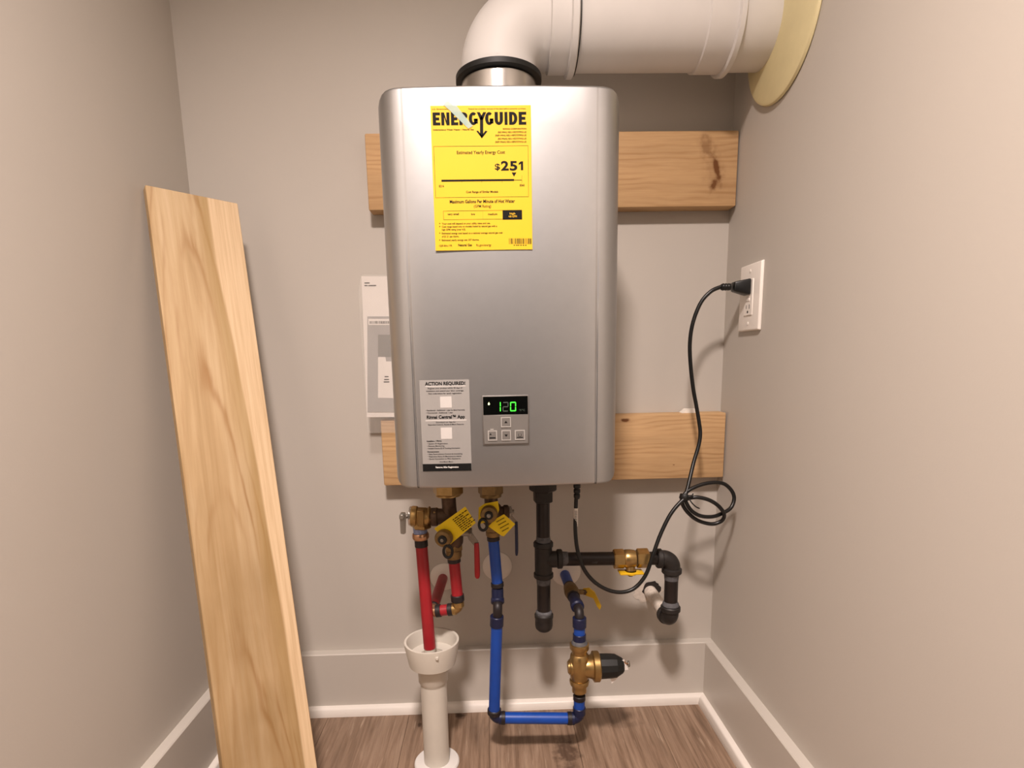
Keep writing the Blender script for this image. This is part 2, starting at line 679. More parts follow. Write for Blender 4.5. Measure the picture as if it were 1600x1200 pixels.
# a small wooden shim on top of the lower board
p0 = V((.392, -.03, L0 + BH))
mb = MB().poly([p0 + V((-.006, 0, 0)), p0 + V((.024, 0, 0)), p0 + V((.024, 0, .008)), p0 + V((.004, 0, .008))], (0, .022, 0))
single('wood_shim', mb, 'shim_white', 'small white shim lying on top of the lower board behind the cord', 'shim', p0, smooth=False)

# ------------------------------------------------------------------ leaning board
TL = V((-.594, -.1665, 1.0868))
d_ = CF + CR * ((228 - PX) / FPX) + CU * ((PY - 299) / FPX)
TL = CAM + d_ * ((-.592 - CAM.x) / d_.x)
AX = V((-.142, .23, 1)).normalized()
E0 = at(372, 322, -.085) - TL
E1 = (E0 - AX * E0.dot(AX)).normalized()
NB = E1.cross(AX).normalized()          # towards the room
if NB.y > 0:
    NB = -NB
LW = E0.dot(E1)
Lb = TL.z / AX.z


def poplar():
    k = NT('poplar')
    tc = k.n('ShaderNodeTexCoord')
    sx = k.n('ShaderNodeSeparateXYZ')
    k.l(tc.outputs['Object'], sx.inputs[0])
    X, Z = sx.outputs[0], sx.outputs[2]      # X across (0..LW), Z along (0 bottom .. Lb)
    wob = k.noise(k.coord((1.5, 1.5, 1.2)), 2.5, 3)
    # boundary of the pale sapwood strip: wide at the top, narrow at the bottom
    bz = k.ramp(Z, [(.0, (.87,) * 3 + (1,)), (.35, (.845,) * 3 + (1,)), (.62, (.80,) * 3 + (1,)), (.85, (.72,) * 3 + (1,)), (1.0, (.645,) * 3 + (1,))])
    bd = k.math('MULTIPLY', bz, LW)
    bd = k.math('ADD', bd, k.math('MULTIPLY', k.math('SUBTRACT', wob, .5), .006))
    dd = k.math('SUBTRACT', X, bd)
    sap = k.ramp(k.math('MULTIPLY_ADD', dd, 90) if False else k.math('ADD', k.math('MULTIPLY', dd, 110), .5), [(.3, (0, 0, 0, 1)), (.7, (1, 1, 1, 1))])
    grn = k.ramp(k.math('ADD', k.math('MULTIPLY', dd, 26), 1.0), [(.25, (0, 0, 0, 1)), (.8, (.75, .75, .75, 1)), (1.0, (.5, .5, .5, 1))])
    g = k.noise(k.coord((16, 16, .8)), 3, 6, .6, .6)
    g2 = k.noise(k.coord((60, 60, 1.6)), 3, 5, .6)
    heart = k.ramp(g, [(.3, srgb(172, 143, 102)), (.5, srgb(192, 164, 124)), (.7, srgb(206, 181, 144))])
    # cathedral figure: contour lines of a stretched paraboloid
    z2 = k.math('SUBTRACT', Z, .98)
    x2 = k.math('SUBTRACT', X, LW * .36)
    r = k.math('ADD', k.math('MULTIPLY', k.math('MULTIPLY', x2, x2), 260), k.math('MULTIPLY', z2, 1.6))
    r = k.math('ADD', r, k.math('MULTIPLY', k.math('SUBTRACT', wob, .5), .9))
    r = k.math('ADD', r, k.math('MULTIPLY', k.math('SUBTRACT', g, .5), .25))
    ln = k.math('POWER', k.math('MULTIPLY', k.math('ADD', k.math('SINE', k.math('MULTIPLY', r, 17)), 1), .5), 7)
    ln = k.math('MULTIPLY', ln, k.ramp(k.noise(k.coord((7, 7, 1.4), (5, 0, 2)), 3, 3), [(.42, (0, 0, 0, 1)), (.68, (.7, .7, .7, 1))]))
    heart = k.mix(ln, heart, srgb(150, 108, 62))
    low = k.ramp(Z, [(.1, (1, 1, 1, 1)), (.45, (.7, .7, .7, 1)), (.75, (.15, .15, .15, 1))])
    heart = k.mix(k.math('MULTIPLY', low, k.noise(k.coord((4, 4, 2)), 3, 3)), heart, srgb(118, 90, 46))
    heart = k.mix(k.math('MULTIPLY', grn, k.ramp(Z, [(.2, (.35, .35, .35, 1)), (.9, (.75, .75, .75, 1))])), heart, srgb(158, 128, 74))
    sapc = k.ramp(g2, [(.3, srgb(206, 178, 140)), (.7, srgb(219, 193, 157))])
    c = k.mix(sap, heart, sapc)
    c = k.mix(k.ramp(g2, [(.3, (.18, .18, .18, 1)), (.55, (0, 0, 0, 1))]), c, srgb(150, 110, 62))
    kn = k.noise(k.coord((1, 1, .7)), 38, 2)
    c = k.mix(k.ramp(kn, [(.80, (0, 0, 0, 1)), (.82, (.7, .7, .7, 1))]), c, srgb(96, 66, 34))
    k.base(c)
    k.b.inputs['Roughness'].default_value = .5
    k.b.inputs['Specular IOR Level'].default_value = .35
    k.bump(g2, .12, .0006)
    MATS['poplar'] = k.m


poplar()
BTH = .019
b0 = TL - AX * Lb
mb = MB().box((0, 0, 0), (LW, BTH, Lb), .0012, 1)
o = single('leaning_board', mb, 'poplar', 'long planed poplar board leaning in the left corner, pale strip down its right edge', 'board', (0, 0, 0))
mw = Matrix((E1, -NB, AX)).transposed().to_4x4()
if mw.determinant() < 0:
    mw = Matrix((E1, NB, AX)).transposed().to_4x4()
lowz = min((mw.to_3x3() @ V((x, y, 0))).z for x in (0, LW) for y in (0, BTH))
mw.translation = b0 + AX * ((0.0005 - (b0.z + lowz)) / AX.z)
o.matrix_world = mw
# cut the foot so that the board's low corner stands on the floor
print('leaning', LW, Lb, TL, b0)

# ------------------------------------------------------------------ water heater
HX, HB, HH, YF = .003, .5979, .5692, -.358
HW = .178
H = Thing('water_heater', 'silver wall-hung tankless water heater with a yellow energy label', 'water heater', (HX, -.2, HB))
prof = []
for i in range(8):                                   # left side curve, from the back forward
    pass
side = [(HW, .312), (HW, .25), (HW, .12), (HW, .062)]
for i in range(1, 9):
    t = math.pi / 2 * i / 8
    side.append((.1405 + (HW - .1405) * math.cos(t), .0046 + .0574 * (1 - math.sin(t))))
side += [(.1398, .0045), (.1390, .0044), (.1375, .0042), (.1362, .0039), (.1345, .0036)]
for i in range(1, 7):
    x = .1345 * (1 - i / 7)
    side.append((x, .0036 * (x / .1345) ** 2))
prof = [(-x, d) for x, d in side] + [(x, d) for x, d in reversed(side)]
NPF = len(prof)
FIL = .0045
RC = .017


def rz(x):
    e = max(0., abs(x) - (HW - RC))
    return RC - math.sqrt(max(0., RC * RC - e * e))


nrm = []
for i, (x, d) in enumerate(prof):
    a = prof[max(i - 1, 0)]
    b = prof[min(i + 1, NPF - 1)]
    t = V((b[0] - a[0], b[1] - a[1])).normalized()
    nrm.append(V((-t.y, t.x)))                      # pointing into the body
rows = []
NF = 5
for k_ in range(NF + 1):
    a = math.pi / 2 * k_ / NF
    rows.append(('b', FIL * (1 - math.sin(a)), FIL * (1 - math.cos(a))))
for k_ in range(1, 12):
    rows.append(('m', 0, k_ / 12))
for k_ in range(NF, -1, -1):
    a = math.pi / 2 * k_ / NF
    rows.append(('t', FIL * (1 - math.sin(a)), FIL * (1 - math.cos(a))))
vs, fs = [], []
for typ, ins, q in rows:
    for (x, d), n in zip(prof, nrm):
        xx, dd_ = x + n.x * ins, d + n.y * ins
        c = rz(x)
        if typ == 'b':
            z = c + q
        elif typ == 't':
            z = HH - c - q
        else:
            z = (c + FIL) + q * (HH - 2 * (c + FIL))
        if .1372 < abs(x) < .1393:                 # seam groove, fading out towards the top
            dd_ += .0028 * min(1., max(0., (.36 - z) / .28))
        vs.append(V((HX + xx, YF + dd_, HB + z)))
for j in range(len(rows) - 1):
    for i in range(NPF - 1):
        p = j * NPF + i
        fs.append((p, p + 1, p + 1 + NPF, p + NPF))
    fs.append((j * NPF + NPF - 1, j * NPF, (j + 1) * NPF, (j + 1) * NPF + NPF - 1))
for j in (0, len(rows) - 1):
    for i in range(NPF // 2 - 1):
        p = j * NPF
        fs.append((p + i, p + i + 1, p + NPF - 2 - i, p + NPF - 1 - i))
mb = MB().add(vs, fs)
H.part('cover', mb, 'silver_paint', ang=50)
H.part('mounting_bracket', MB().box((HX - .12, YF + .31, HB + .49), (HX + .12, -BT, HB + .62), .001, 1), 'silver_dark')
H.part('mounting_bracket', MB().box((HX - .12, YF + .31, HB - .03), (HX + .12, -BT, HB + .06), .001, 1), 'silver_dark')
VX, VY = .0073, -.1323
VZ0 = HB + HH
H.part('exhaust_collar', MB().lathe((VX, VY, VZ0 - .003), (0, 0, 1), [(.073, 0), (.073, .006), (.0655, .010), (.0655, .062), (.0675, .064), (.0675, .068), (.0655, .070), (.0655, .099)], 56), 'brushed_steel', label='bare steel flue collar')

# --- energy label
YL = YF - .0012
lab = lambda X, Y, y=YL: at(660 + X / 4.8, 150 + Y / 4.8, y)
eL, eR, eT, eB = -.0940, .0455, 1.1400, .9487
mb = MB().box((eL, YL, eB), (eR, YL + .0006, eT), 0)
EL = H.part('energy_label', mb, 'label_yellow', smooth=False, label='bright yellow energy guide label with black print')
YI = YL - .0002
ink = MB()
inkb = MB()


def ltext(mbx, s, X0, X1, Yb, caph, bold=0., res=2):
    bold = bold + .012 if caph < 30 else bold
    a = lab(X0, Yb, YI)
    b = lab(X1, Yb, YI)
    h = (lab(X0, Yb - caph, YI) - a).z
    a.z = b.z = (a.z + b.z) / 2
    text(mbx, s, V((a.x, YI, a.z)), UX, UZ, b.x - a.x, h, bold, 'L', res)


def lrect(mbx, X0, Y0, X1, Y1, yy=None):
    yy = YI if yy is None else yy
    a, b = lab(X0, Y0, yy), lab(X1, Y1, yy)
    mbx.quadp([(a.x, yy, b.z), (b.x, yy, b.z), (b.x, yy, a.z), (a.x, yy, a.z)])


# heavy title letters drawn as strokes; each letter in a 0..1 box
def stroke_letter(mbx, ch, x0, x1, z0, z1, yy, hole=None):
    Wd, Hd = x1 - x0, z1 - z0
    th = .0045
    tv = .0037

    def R(a, b, c, d):
        mbx.quadp([(a, yy, c), (b, yy, c), (b, yy, d), (a, yy, d)])

    def ring(cx, cz, rx, rz, t0, t1, tx, tz, n=14):
        for i in range(n):
            p, q = math.radians(t0 + (t1 - t0) * i / n), math.radians(t0 + (t1 - t0) * (i + 1) / n)
            mbx.quadp([(cx + rx * math.cos(p), yy, cz + rz * math.sin(p)), (cx + rx * math.cos(q), yy, cz + rz * math.sin(q)),
                       (cx + (rx - tx) * math.cos(q), yy, cz + (rz - tz) * math.sin(q)), (cx + (rx - tx) * math.cos(p), yy, cz + (rz - tz) * math.sin(p))])
    zm = (z0 + z1) / 2
    if ch == 'E':
        R(x0, x0 + th, z0, z1)
        for z in (z0, zm - tv / 2, z1 - tv):
            R(x0 + th, x1 if z != zm - tv / 2 else x1 - Wd * .12, z, z + tv)
    elif ch == 'N':
        t = th * .92
        R(x0, x0 + t, z0, z1)
        R(x1 - t, x1, z0, z1)
        mbx.quadp([(x0 + t, yy, z1), (x0 + t, yy, z1 - th * 1.3), (x1 - t, yy, z0), (x1 - t, yy, z0 + th * 1.3)])
    elif ch == 'R':
        R(x0, x0 + th, z0, z1)
        h = Hd * .56
        ring(x0 + Wd * .5, z1 - h / 2, Wd * .5, h / 2, -90, 90, th * .85, tv)
        R(x0 + th, x0 + Wd * .5, z1 - tv, z1)
        R(x0 + th, x0 + Wd * .5, z1 - h, z1 - h + tv)
        mbx.quadp([(x0 + Wd * .36, yy, z1 - h + .001), (x0 + Wd * .36 + th, yy, z1 - h + .001), (x1, yy, z0), (x1 - th, yy, z0)])
    elif ch == 'G':
        ring((x0 + x1) / 2, zm, Wd / 2, Hd / 2, 50, 325, th, tv, 20)
        R(x1 - th, x1, z0 + Hd * .12, zm)
        R(x0 + Wd * .55, x1, zm - tv * .8, zm)
    elif ch == 'U':
        R(x0, x0 + th, z0 + Hd * .4, z1)
        R(x1 - th, x1, z0 + Hd * .4, z1)
        ring((x0 + x1) / 2, z0 + Hd * .4, Wd / 2, Hd * .4, 180, 360, th, tv)
    elif ch == 'I':
        R(x0, x1, z0, z1)
    elif ch == 'D':
        R(x0, x0 + th, z0, z1)
        ring(x0 + Wd * .42, zm, Wd * .58, Hd / 2, -90, 90, th, tv)
        R(x0 + th, x0 + Wd * .42, z1 - tv, z1)
        R(x0 + th, x0 + Wd * .42, z0, z0 + tv)


tops = [('E', 77, 133), ('N', 141, 203), ('E', 214, 268), ('R', 276, 338), ('G', 348, 415), ('G', 470, 532), ('U', 542, 604), ('I', 616, 638), ('D', 650, 712), ('E', 722, 779)]
zt, zb = lab(400, 121, YI).z, lab(400, 218, YI).z
for ch, a, b in tops:
    stroke_letter(ink, ch, lab(a, 170, YI).x, lab(b, 170, YI).x, zb, zt, YI)
# the Y that turns into an arrow


def lpoly(mbx, pts):
    q = [lab(X, Y, YI) for X, Y in pts]
    mbx.quadp([(p.x, YI, p.z) for p in q])


lpoly(ink, [(408, 121), (430, 121), (455, 168), (442, 178), (432, 178)])
lpoly(ink, [(478, 121), (456, 121), (432, 168), (442, 178), (455, 178)])
lpoly(ink, [(432, 172), (456, 172), (456, 300), (432, 300)])
lpoly(ink, [(404, 262), (418, 260), (450, 302), (446, 318)])
lpoly(ink, [(488, 264), (473, 260), (440, 302), (446, 318)])
ltext(inkb, 'U.S. Government', 73, 195, 103, 10)
ltext(inkb, 'Federal law prohibits removal of this label before consumer purchase.', 346, 776, 100, 10)
ltext(inkb, 'Instantaneous Water Heater - Natural Gas', 80, 386, 258, 12, .012)
for i, s in enumerate(['RINNAI CORPORATION', '(RE199iN) REU-VE2737FFG-US', '(REP199iN) REU-VEP2737FFG-US', '(RE199eN) REU-VE2737WG-US', '(REP199eN) REU-VEP2737WG-US']):
    ltext(inkb, s, [604, 566, 546, 566, 546][i], 780, [252, 277, 301, 326, 350][i], 12, .014)
for r in [(80, 375, 794, 378), (100, 752, 798, 766)]:
    pass
# frame of the cost box
q = [lab(80, 378, YI), lab(793, 371, YI), lab(798, 754, YI), lab(102, 766, YI)]
x0, x1 = (q[0].x + q[3].x) / 2, (q[1].x + q[2].x) / 2
z1, z0 = (q[0].z + q[1].z) / 2, (q[2].z + q[3].z) / 2


def wrect(mbx, a, b, c, d, yy=YI):
    mbx.quadp([(a, yy, c), (b, yy, c), (b, yy, d), (a, yy, d)])


lw = .0004
for a in ((x0, x1, z1 - lw, z1), (x0, x1, z0, z0 + lw), (x0, x0 + lw, z0, z1), (x1 - lw, x1, z0, z1)):
    wrect(ink, *a)
ltext(ink, 'Estimated Yearly Energy Cost', 258, 620, 434, 24, .004)
ltext(ink, '$', 544, 582, 552, 44, .02, 4)
for dg, a, b in (('2', 590, 648), ('5', 655, 712)):
    ltext(ink, dg, a, b, 556, 66, .035, 4)
lrect(ink, 738, 490, 756, 556)
lpoly(ink, [(738, 490), (738, 508), (722, 518), (722, 504)])
lpoly(ink, [(669, 573), (705, 573), (687, 605)])
lrect(ink, 142, 628, 688, 637)
lrect(ink, 688, 629, 746, 632)
for X in (142, 746):
    lrect(ink, X - 1, 595, X + 1, 650)
for X in (294, 445, 597):
    lrect(ink, X - 1, 632, X + 1, 650)
ltext(ink, '$216', 124, 162, 683, 15, .01)
ltext(ink, '$265', 730, 766, 676, 15, .01)
ltext(ink, 'Cost Range of Similar Models', 328, 568, 726, 15, .014)
ltext(ink, 'Maximum Gallons Per Minute of Hot Water', 205, 694, 802, 24, .016)
ltext(inkb, '(GPM Rating)', 386, 516, 836, 20)
q0, q1 = lab(156, 862, YI), lab(747, 922, YI)
lw = .0004
for a in ((q0.x, q1.x, q0.z - lw, q0.z), (q0.x, q1.x, q1.z, q1.z + lw), (q0.x, q0.x + lw, q1.z, q0.z)):
    wrect(ink, *a)
for X in (305, 453):
    lrect(ink, X - 1, 862, X + 1, 922)
lrect(ink, 601, 856, 748, 926)
for s, a, b in (('very small', 188, 274), ('low', 366, 396), ('medium', 492, 562)):
    ltext(ink, s, a, b, 893, 15, .012)
for i, (s, b, y) in enumerate([('Your cost will depend on your utility rates and use.', 510, 962), ('Cost range based only on models fueled by natural gas with a', 560, 984), ('high GPM rating (over 4.0).', 325, 1008), ('Estimated energy cost based on a national average natural gas cost', 602, 1034), ('of $1.21 per therm.', 275, 1060), ('Estimated yearly energy use: 207 therms.', 426, 1086)]):
    bl = i not in (2, 4)
    ltext(inkb, s, 146, b, y, 13, .014)
    if bl:
        lpoly(inkb, [(127, y - 12), (136, y - 6), (127, y)])
ltext(inkb, '12SF-RN-1YR', 126, 224, 1130, 14, .01)
ltext(ink, 'Natural Gas', 268, 372, 1126, 17, .02)
ltext(inkb, 'ftc.gov/energy', 404, 517, 1126, 17)
X = 650
random.seed(3)
while X < 810:
    wd = random.choice((3, 4, 6, 8))
    lrect(ink, X, 1068, X + wd, 1110)
    X += wd + random.choice((3, 4, 5))
for X in (684, 702, 716, 734, 752, 770):
    lrect(inkb, X, 1116, X + 11, 1122)
H.part('printed_lettering', ink, 'ink', EL, smooth=False)
H.part('printed_lettering', inkb, 'ink_brown', EL, smooth=False)
inkw = MB()
for s, a, b, y in (('high', 655, 697, 888), ('4.8 GPM', 646, 708, 910)):
    p, r = lab(a, y, YI - .0002), lab(b, y, YI - .0002)
    h = (lab(a, y - 14, YI) - p).z
    text(inkw, s, V((p.x, YI - .0002, p.z)), UX, UZ, r.x - p.x, h, .014)
H.part('printed_lettering', inkw, 'label_yellow', EL, smooth=False)
# strip of tape over the label's top edge
tp = [lab(X, Y, YI - .0005) for X, Y in ((145, 55), (182, 12), (248, 62), (300, 130), (378, 225), (345, 245), (262, 165), (205, 108))]
mb = MB().poly([(p.x, YI - .0007, p.z) for p in tp], (0, .0002, 0))
H.part('tape_strip', mb, 'clear_tape', smooth=False, label='strip of clear tape across the label edge')

# --- notice sticker
NL, NR, NT_, NB_ = -.1262, -.0515, .7644, .6264
YN = YF + .0023
mb = MB()
# follows the gently bowed cover
nst = 8


def yface(x):
    e = min(abs(x - HX), .1345)
    return YF + .0036 * (e / .1345) ** 2


vs, fs = [], []
for i in range(nst + 1):
    x = NL + (NR - NL) * i / nst
    for z in (NB_, NT_):
        vs.append((x, yface(x) - .0006, z))
fs = [(2 * i, 2 * i + 2, 2 * i + 3, 2 * i + 1) for i in range(nst)]
mb.add(vs, fs)
for i in range(nst):
    pass
NS = H.part('notice_sticker', mb, 'sticker_silver', smooth=False, label='silver printed notice sticker with a black footer bar')
nst_ink, nst_w, nst_k = MB(), MB(), MB()
npx = lambda X, Y: at(640 + X / 7.057, 580 + Y / 7.057, YF)


def bend(mbx, off):
    """lay flat print on the bowed cover"""
    for p in mbx.v:
        p.y = yface(p.x) - off


def ntext(mbx, s, X0, X1, Yb, caph, bold=0.):
    bold += .012
    a, b = npx(X0, Yb), npx(X1, Yb)
    h = (npx(X0, Yb - caph) - a).z
    text(mbx, s, V((a.x, YF, a.z)), UX, UZ, b.x - a.x, h, bold, 'L', 3 if caph > 24 else 2)


def nrect(mbx, X0, Y0, X1, Y1, n=6):
    a, b = npx(X0, Y0), npx(X1, Y1)
    for i in range(n):
        u0, u1 = a.x + (b.x - a.x) * i / n, a.x + (b.x - a.x) * (i + 1) / n
        mbx.quadp([(u0, YF, b.z), (u1, YF, b.z), (u1, YF, a.z), (u0, YF, a.z)])


ntext(nst_ink, 'ACTION REQUIRED!', 168, 614, 158, 36, .022)
ntext(nst_ink, 'Register your product within 30 days of', 200, 582, 198, 15)
ntext(nst_ink, 'installation and extend your labor coverage.', 182, 598, 228, 15)
ntext(nst_ink, 'Scan code below for quick registration.', 205, 578, 256, 15)
ntext(nst_ink, '• Residential - Additional 1 year to labor/warranty', 178, 610, 442, 15)
ntext(nst_ink, '• Commercial - Additional 1 year', 180, 478, 470, 15)
ntext(nst_ink, 'Rinnai Central™ App', 188, 610, 526, 34, .022)
ntext(nst_ink, 'Download our App for', 292, 508, 572, 14)
ntext(nst_ink, 'Expanded Control, Access & More Features', 204, 598, 600, 14)
ntext(nst_ink, 'Installers / PROs', 188, 352, 782, 15, .02)
ntext(nst_ink, '• System ID Registration', 192, 420, 810, 14)
ntext(nst_ink, '• Remote Monitoring', 192, 384, 836, 14)
ntext(nst_ink, '• Installed Device ID & Tracking Information', 192, 556, 862, 14)
ntext(nst_ink, 'Homeowners', 194, 324, 899, 15, .02)
ntext(nst_ink, '• Easy Recirculation Control & Scheduling', 200, 582, 925, 14)
ntext(nst_ink, '• Real-time Status & Maintenance Alerts', 200, 570, 952, 14)
ntext(nst_ink, '• Quick Connection to PRO Assistance', 200, 560, 978, 14)
ntext(nst_ink, 'And Much More', 330, 478, 1008, 14)
nrect(nst_k, 142, 1028, 683, 1096, 8)
nrect(nst_w, 172, 164, 616, 167)
nrect(nst_w, 174, 541, 628, 545)
sq = []
for r in ((334, 280, 466, 402), (342, 622, 470, 746)):
    m_ = MB()
    nrect(m_, *r, 3)
    bend(m_, .0009)
    H.part('blank_panel', m_, 'sticker_white', NS, smooth=False)
for m_ in (nst_ink, nst_w, nst_k):
    bend(m_, .0009)
H.part('printed_lettering', nst_ink, 'ink', NS, smooth=False)
H.part('footer_bar', nst_k, 'ink', NS, smooth=False)
H.part('rule_lines', nst_w, 'sticker_white', NS, smooth=False, kind='stuff')
ft = MB()
ntext(ft, 'Remove After Registration', 288, 540, 1070, 18, .01)
bend(ft, .0012)
H.part('footer_lettering', ft, 'ink_white', NS, smooth=False)

# --- control panel
cL, cR, cT, cB = -.0331, .0375, .7396, .6643
CP = H.part('control_panel', MB().box((cL, YF - .0022, cB), (cR, YF + .003, cT), .0012, 2), 'silver_dark')
zdiv = npx(1000, 478).z
H.part('keypad', MB().box((cL + .0016, YF - .003, cB + .0016), (cR - .0016, YF + .001, zdiv), .0006, 1), 'button_grey', CP)
H.part('display', MB().box((cL + .0016, YF - .0032, zdiv), (cR - .0016, YF + .001, cT - .0016), .0004, 1), 'display_black', CP)
YD = YF - .0034
cpx = lambda X, Y: at(640 + X / 7.057, 580 + Y / 7.057, YD)


def seg7(mbx, X0, Y0, X1, Y1, segs, th=11):
    def R(a, b, c, d):
        p, q = cpx(a, b), cpx(c, d)
        mbx.quadp([(p.x, YD, q.z), (q.x, YD, q.z), (q.x, YD, p.z), (p.x, YD, p.z)])
    ym = (Y0 + Y1) / 2
    g = 4
    if 'a' in segs: R(X0 + th * .7, Y0, X1 - th * .7, Y0 + th)
    if 'd' in segs: R(X0 + th * .7, Y1 - th, X1 - th * .7, Y1)
    if 'g' in segs: R(X0 + th * .7, ym - th / 2, X1 - th * .7, ym + th / 2)
    if 'f' in segs: R(X0, Y0 + g, X0 + th, ym - g)
    if 'b' in segs: R(X1 - th, Y0 + g, X1, ym - g)
    if 'e' in segs: R(X0, ym + g, X0 + th, Y1 - g)
    if 'c' in segs: R(X1 - th, ym + g, X1, Y1 - g)


gm, dm, wm = MB(), MB(), MB()
seg7(gm, 940, 338, 1006, 446, 'bc', 11)
seg7(gm, 1108, 338, 1174, 442, 'abcdef', 11)
seg7(dm, 1026, 340, 1090, 444, 'abged', 9)
p = cpx(874, 360)
wm.add([(p.x + .0019 * math.cos(t) * (.8 if math.sin(t) < 0 else .8 - .6 * math.sin(t)), YD, p.z + (.0026 if math.sin(t) > 0 else .002) * math.sin(t)) for t in [i * math.pi / 8 for i in range(16)]], [tuple(range(16))])
a, b = cpx(1206, 440), cpx(1272, 440)
text(dm, '°F/°C', V((a.x, YD, a.z)), UX, UZ, b.x - a.x, .0028)
H.part('lit_digits', gm, 'led_green', CP, smooth=False, label='glowing green digits')
H.part('dim_digit', dm, 'led_dim', CP, smooth=False)
H.part('flame_icon', wm, 'led_white', CP, smooth=False)
for i, (X0, Y0, X1, Y1) in enumerate([(1006, 508, 1118, 616), (1012, 652, 1118, 762), (862, 656, 966, 764), (1160, 650, 1272, 756)]):
    a, b = cpx(X0, Y0), cpx(X1, Y1)
    r = MB()
    e = .0014
    for q in ((a.x, b.x, a.z - e, a.z), (a.x, b.x, b.z, b.z + e), (a.x, a.x + e, b.z + e, a.z - e), (b.x - e, b.x, b.z + e, a.z - e)):
        r.box((q[0], YF - .0042, q[2]), (q[1], YF - .002, q[3]))
    H.part('button_rim', r, 'button_rim', CP, smooth=False)
    H.part('button', MB().box((a.x + e, YF - .0038, b.z + e), (b.x - e, YF - .002, a.z - e), .0004, 1), 'button_grey', CP)
    mk = MB()
    yy = YF - .004
    cx, cz = (a.x + b.x) / 2, (a.z + b.z) / 2
    if i < 2:
        s = 1 if i == 0 else -1
        mk.quadp([(cx - .0026, yy, cz - .0014 * s), (cx + .0026, yy, cz - .0014 * s), (cx, yy, cz + .0022 * s)])
    elif i == 2:
        mk.quadp([(cx - .0046, yy, cz + .001), (cx - .0012, yy, cz + .001), (cx - .0028, yy, cz + .004)])
        mk.quadp([(cx - .0046, yy, cz - .0044), (cx + .0046, yy, cz - .0044), (cx + .0046, yy, cz - .0026), (cx - .0046, yy, cz - .0026)])
    else:
        for t in range(10):
            p0_, p1_ = math.radians(120 + 30 * t), math.radians(150 + 30 * t)
            mk.quadp([(cx + .0026 * math.cos(p0_), yy, cz + .0026 * math.sin(p0_)), (cx + .0026 * math.cos(p1_), yy, cz + .0026 * math.sin(p1_)), (cx + .002 * math.cos(p1_), yy, cz + .002 * math.sin(p1_)), (cx + .002 * math.cos(p0_), yy, cz + .002 * math.sin(p0_))])
        mk.quadp([(cx - .0046, yy, cz - .0044), (cx + .0046, yy, cz - .0044), (cx + .0046, yy, cz - .003), (cx - .0046, yy, cz - .003)])
    H.part('button_symbol', mk, 'ink', CP, smooth=False)
lg = MB()
a = cpx(890, 643)
lg.box((a.x, YF - .0036, a.z - .0006), (a.x + .005, YF - .002, a.z + .0008))
H.part('indicator', lg, 'button_rim', CP, smooth=False)

# ------------------------------------------------------------------ vent
PR_, PZ = .0675, 1.357
EV = Thing('vent_elbow', 'white plastic vent elbow rising from the heater and turning right', 'vent elbow', (VX, VY, 1.272))
mb = MB()
path = [(VX, VY, 1.278), (VX, VY, 1.284)] + arc((VX, VY, 1.20), (VX, VY, PZ), (VX + .2, VY, PZ), .074, 18) + [(.083, VY, PZ), (.098, VY, PZ)]
mb.tube(path, .0655, 56)
EV.part('bend', mb, 'pvc_white', ang=60)
EV.part('hub', MB().lathe((.093, VY, PZ), (1, 0, 0), [(.0665, 0), (.0705, .0015), (.0705, .033), (.0705, .034)], 64), 'pvc_white')
EV.part('hub_rim', MB().lathe((.126, VY, PZ), (1, 0, 0), [(.0725, 0), (.0765, .002), (.0765, .0115), (.0735, .0135)], 64), 'pvc_white')
EV.part('seal_ring', MB().lathe((VX, VY, 1.2655), (0, 0, 1), [(.0705, 0), (.0745, .002), (.0745, .010), (.070, .0125)], 64), 'black_rubber', label='black rubber seal')
VP = Thing('vent_pipe', 'white plastic vent pipe running from the elbow into the right wall', 'vent pipe', (.3, VY, PZ - PR_))
VP.part('pipe', MB().cyl((.1395, VY, PZ), (XR + .06, VY, PZ), PR_, n=64), 'pvc_white')
VP.part('end_seal', MB().lathe((.1397, VY, PZ), (1, 0, 0), [(.0725, 0), (.0725, .002)], 64), 'black_rubber')
VP.part('coupling', MB().lathe((.352, VY, PZ), (1, 0, 0), [(.068, 0), (.0705, .002), (.0705, .048)], 64), 'pvc_white')
VP.part('coupling_rim', MB().lathe((.399, VY, PZ), (1, 0, 0), [(.0725, 0), (.0765, .002), (.0765, .010), (.073, .012)], 64), 'pvc_white')
mb = MB()
n = 64
cy, cz, rr = -.187, 1.3335, .1187
mb.lathe((XR - .0005, cy, cz), (-1, 0, 0), [(rr - .002, 0), (rr, .002), (rr - .0015, .006), (rr - .006, .0078)], 72)
single('vent_wall_plate', mb, 'cream_rubber', 'round cream rubber plate where the vent pipe enters the right wall', 'wall plate', (XR, cy, cz - rr))

# ------------------------------------------------------------------ document pouch
YP = -.046
D = Thing('document_pouch', 'clear plastic pouch of papers hanging left of the heater, half hidden', 'document pouch', tuple(at(590, 677, YP)))
dp = lambda X, Y, y=YP: at(540 + X / 3.158, 400 + Y / 3.158, y)


def plate(pts, th=.0012, y=YP):
    q = [dp(X, Y, y) for X, Y in pts]
    return MB().poly([(p.x, y, p.z) for p in q], (0, th, 0))


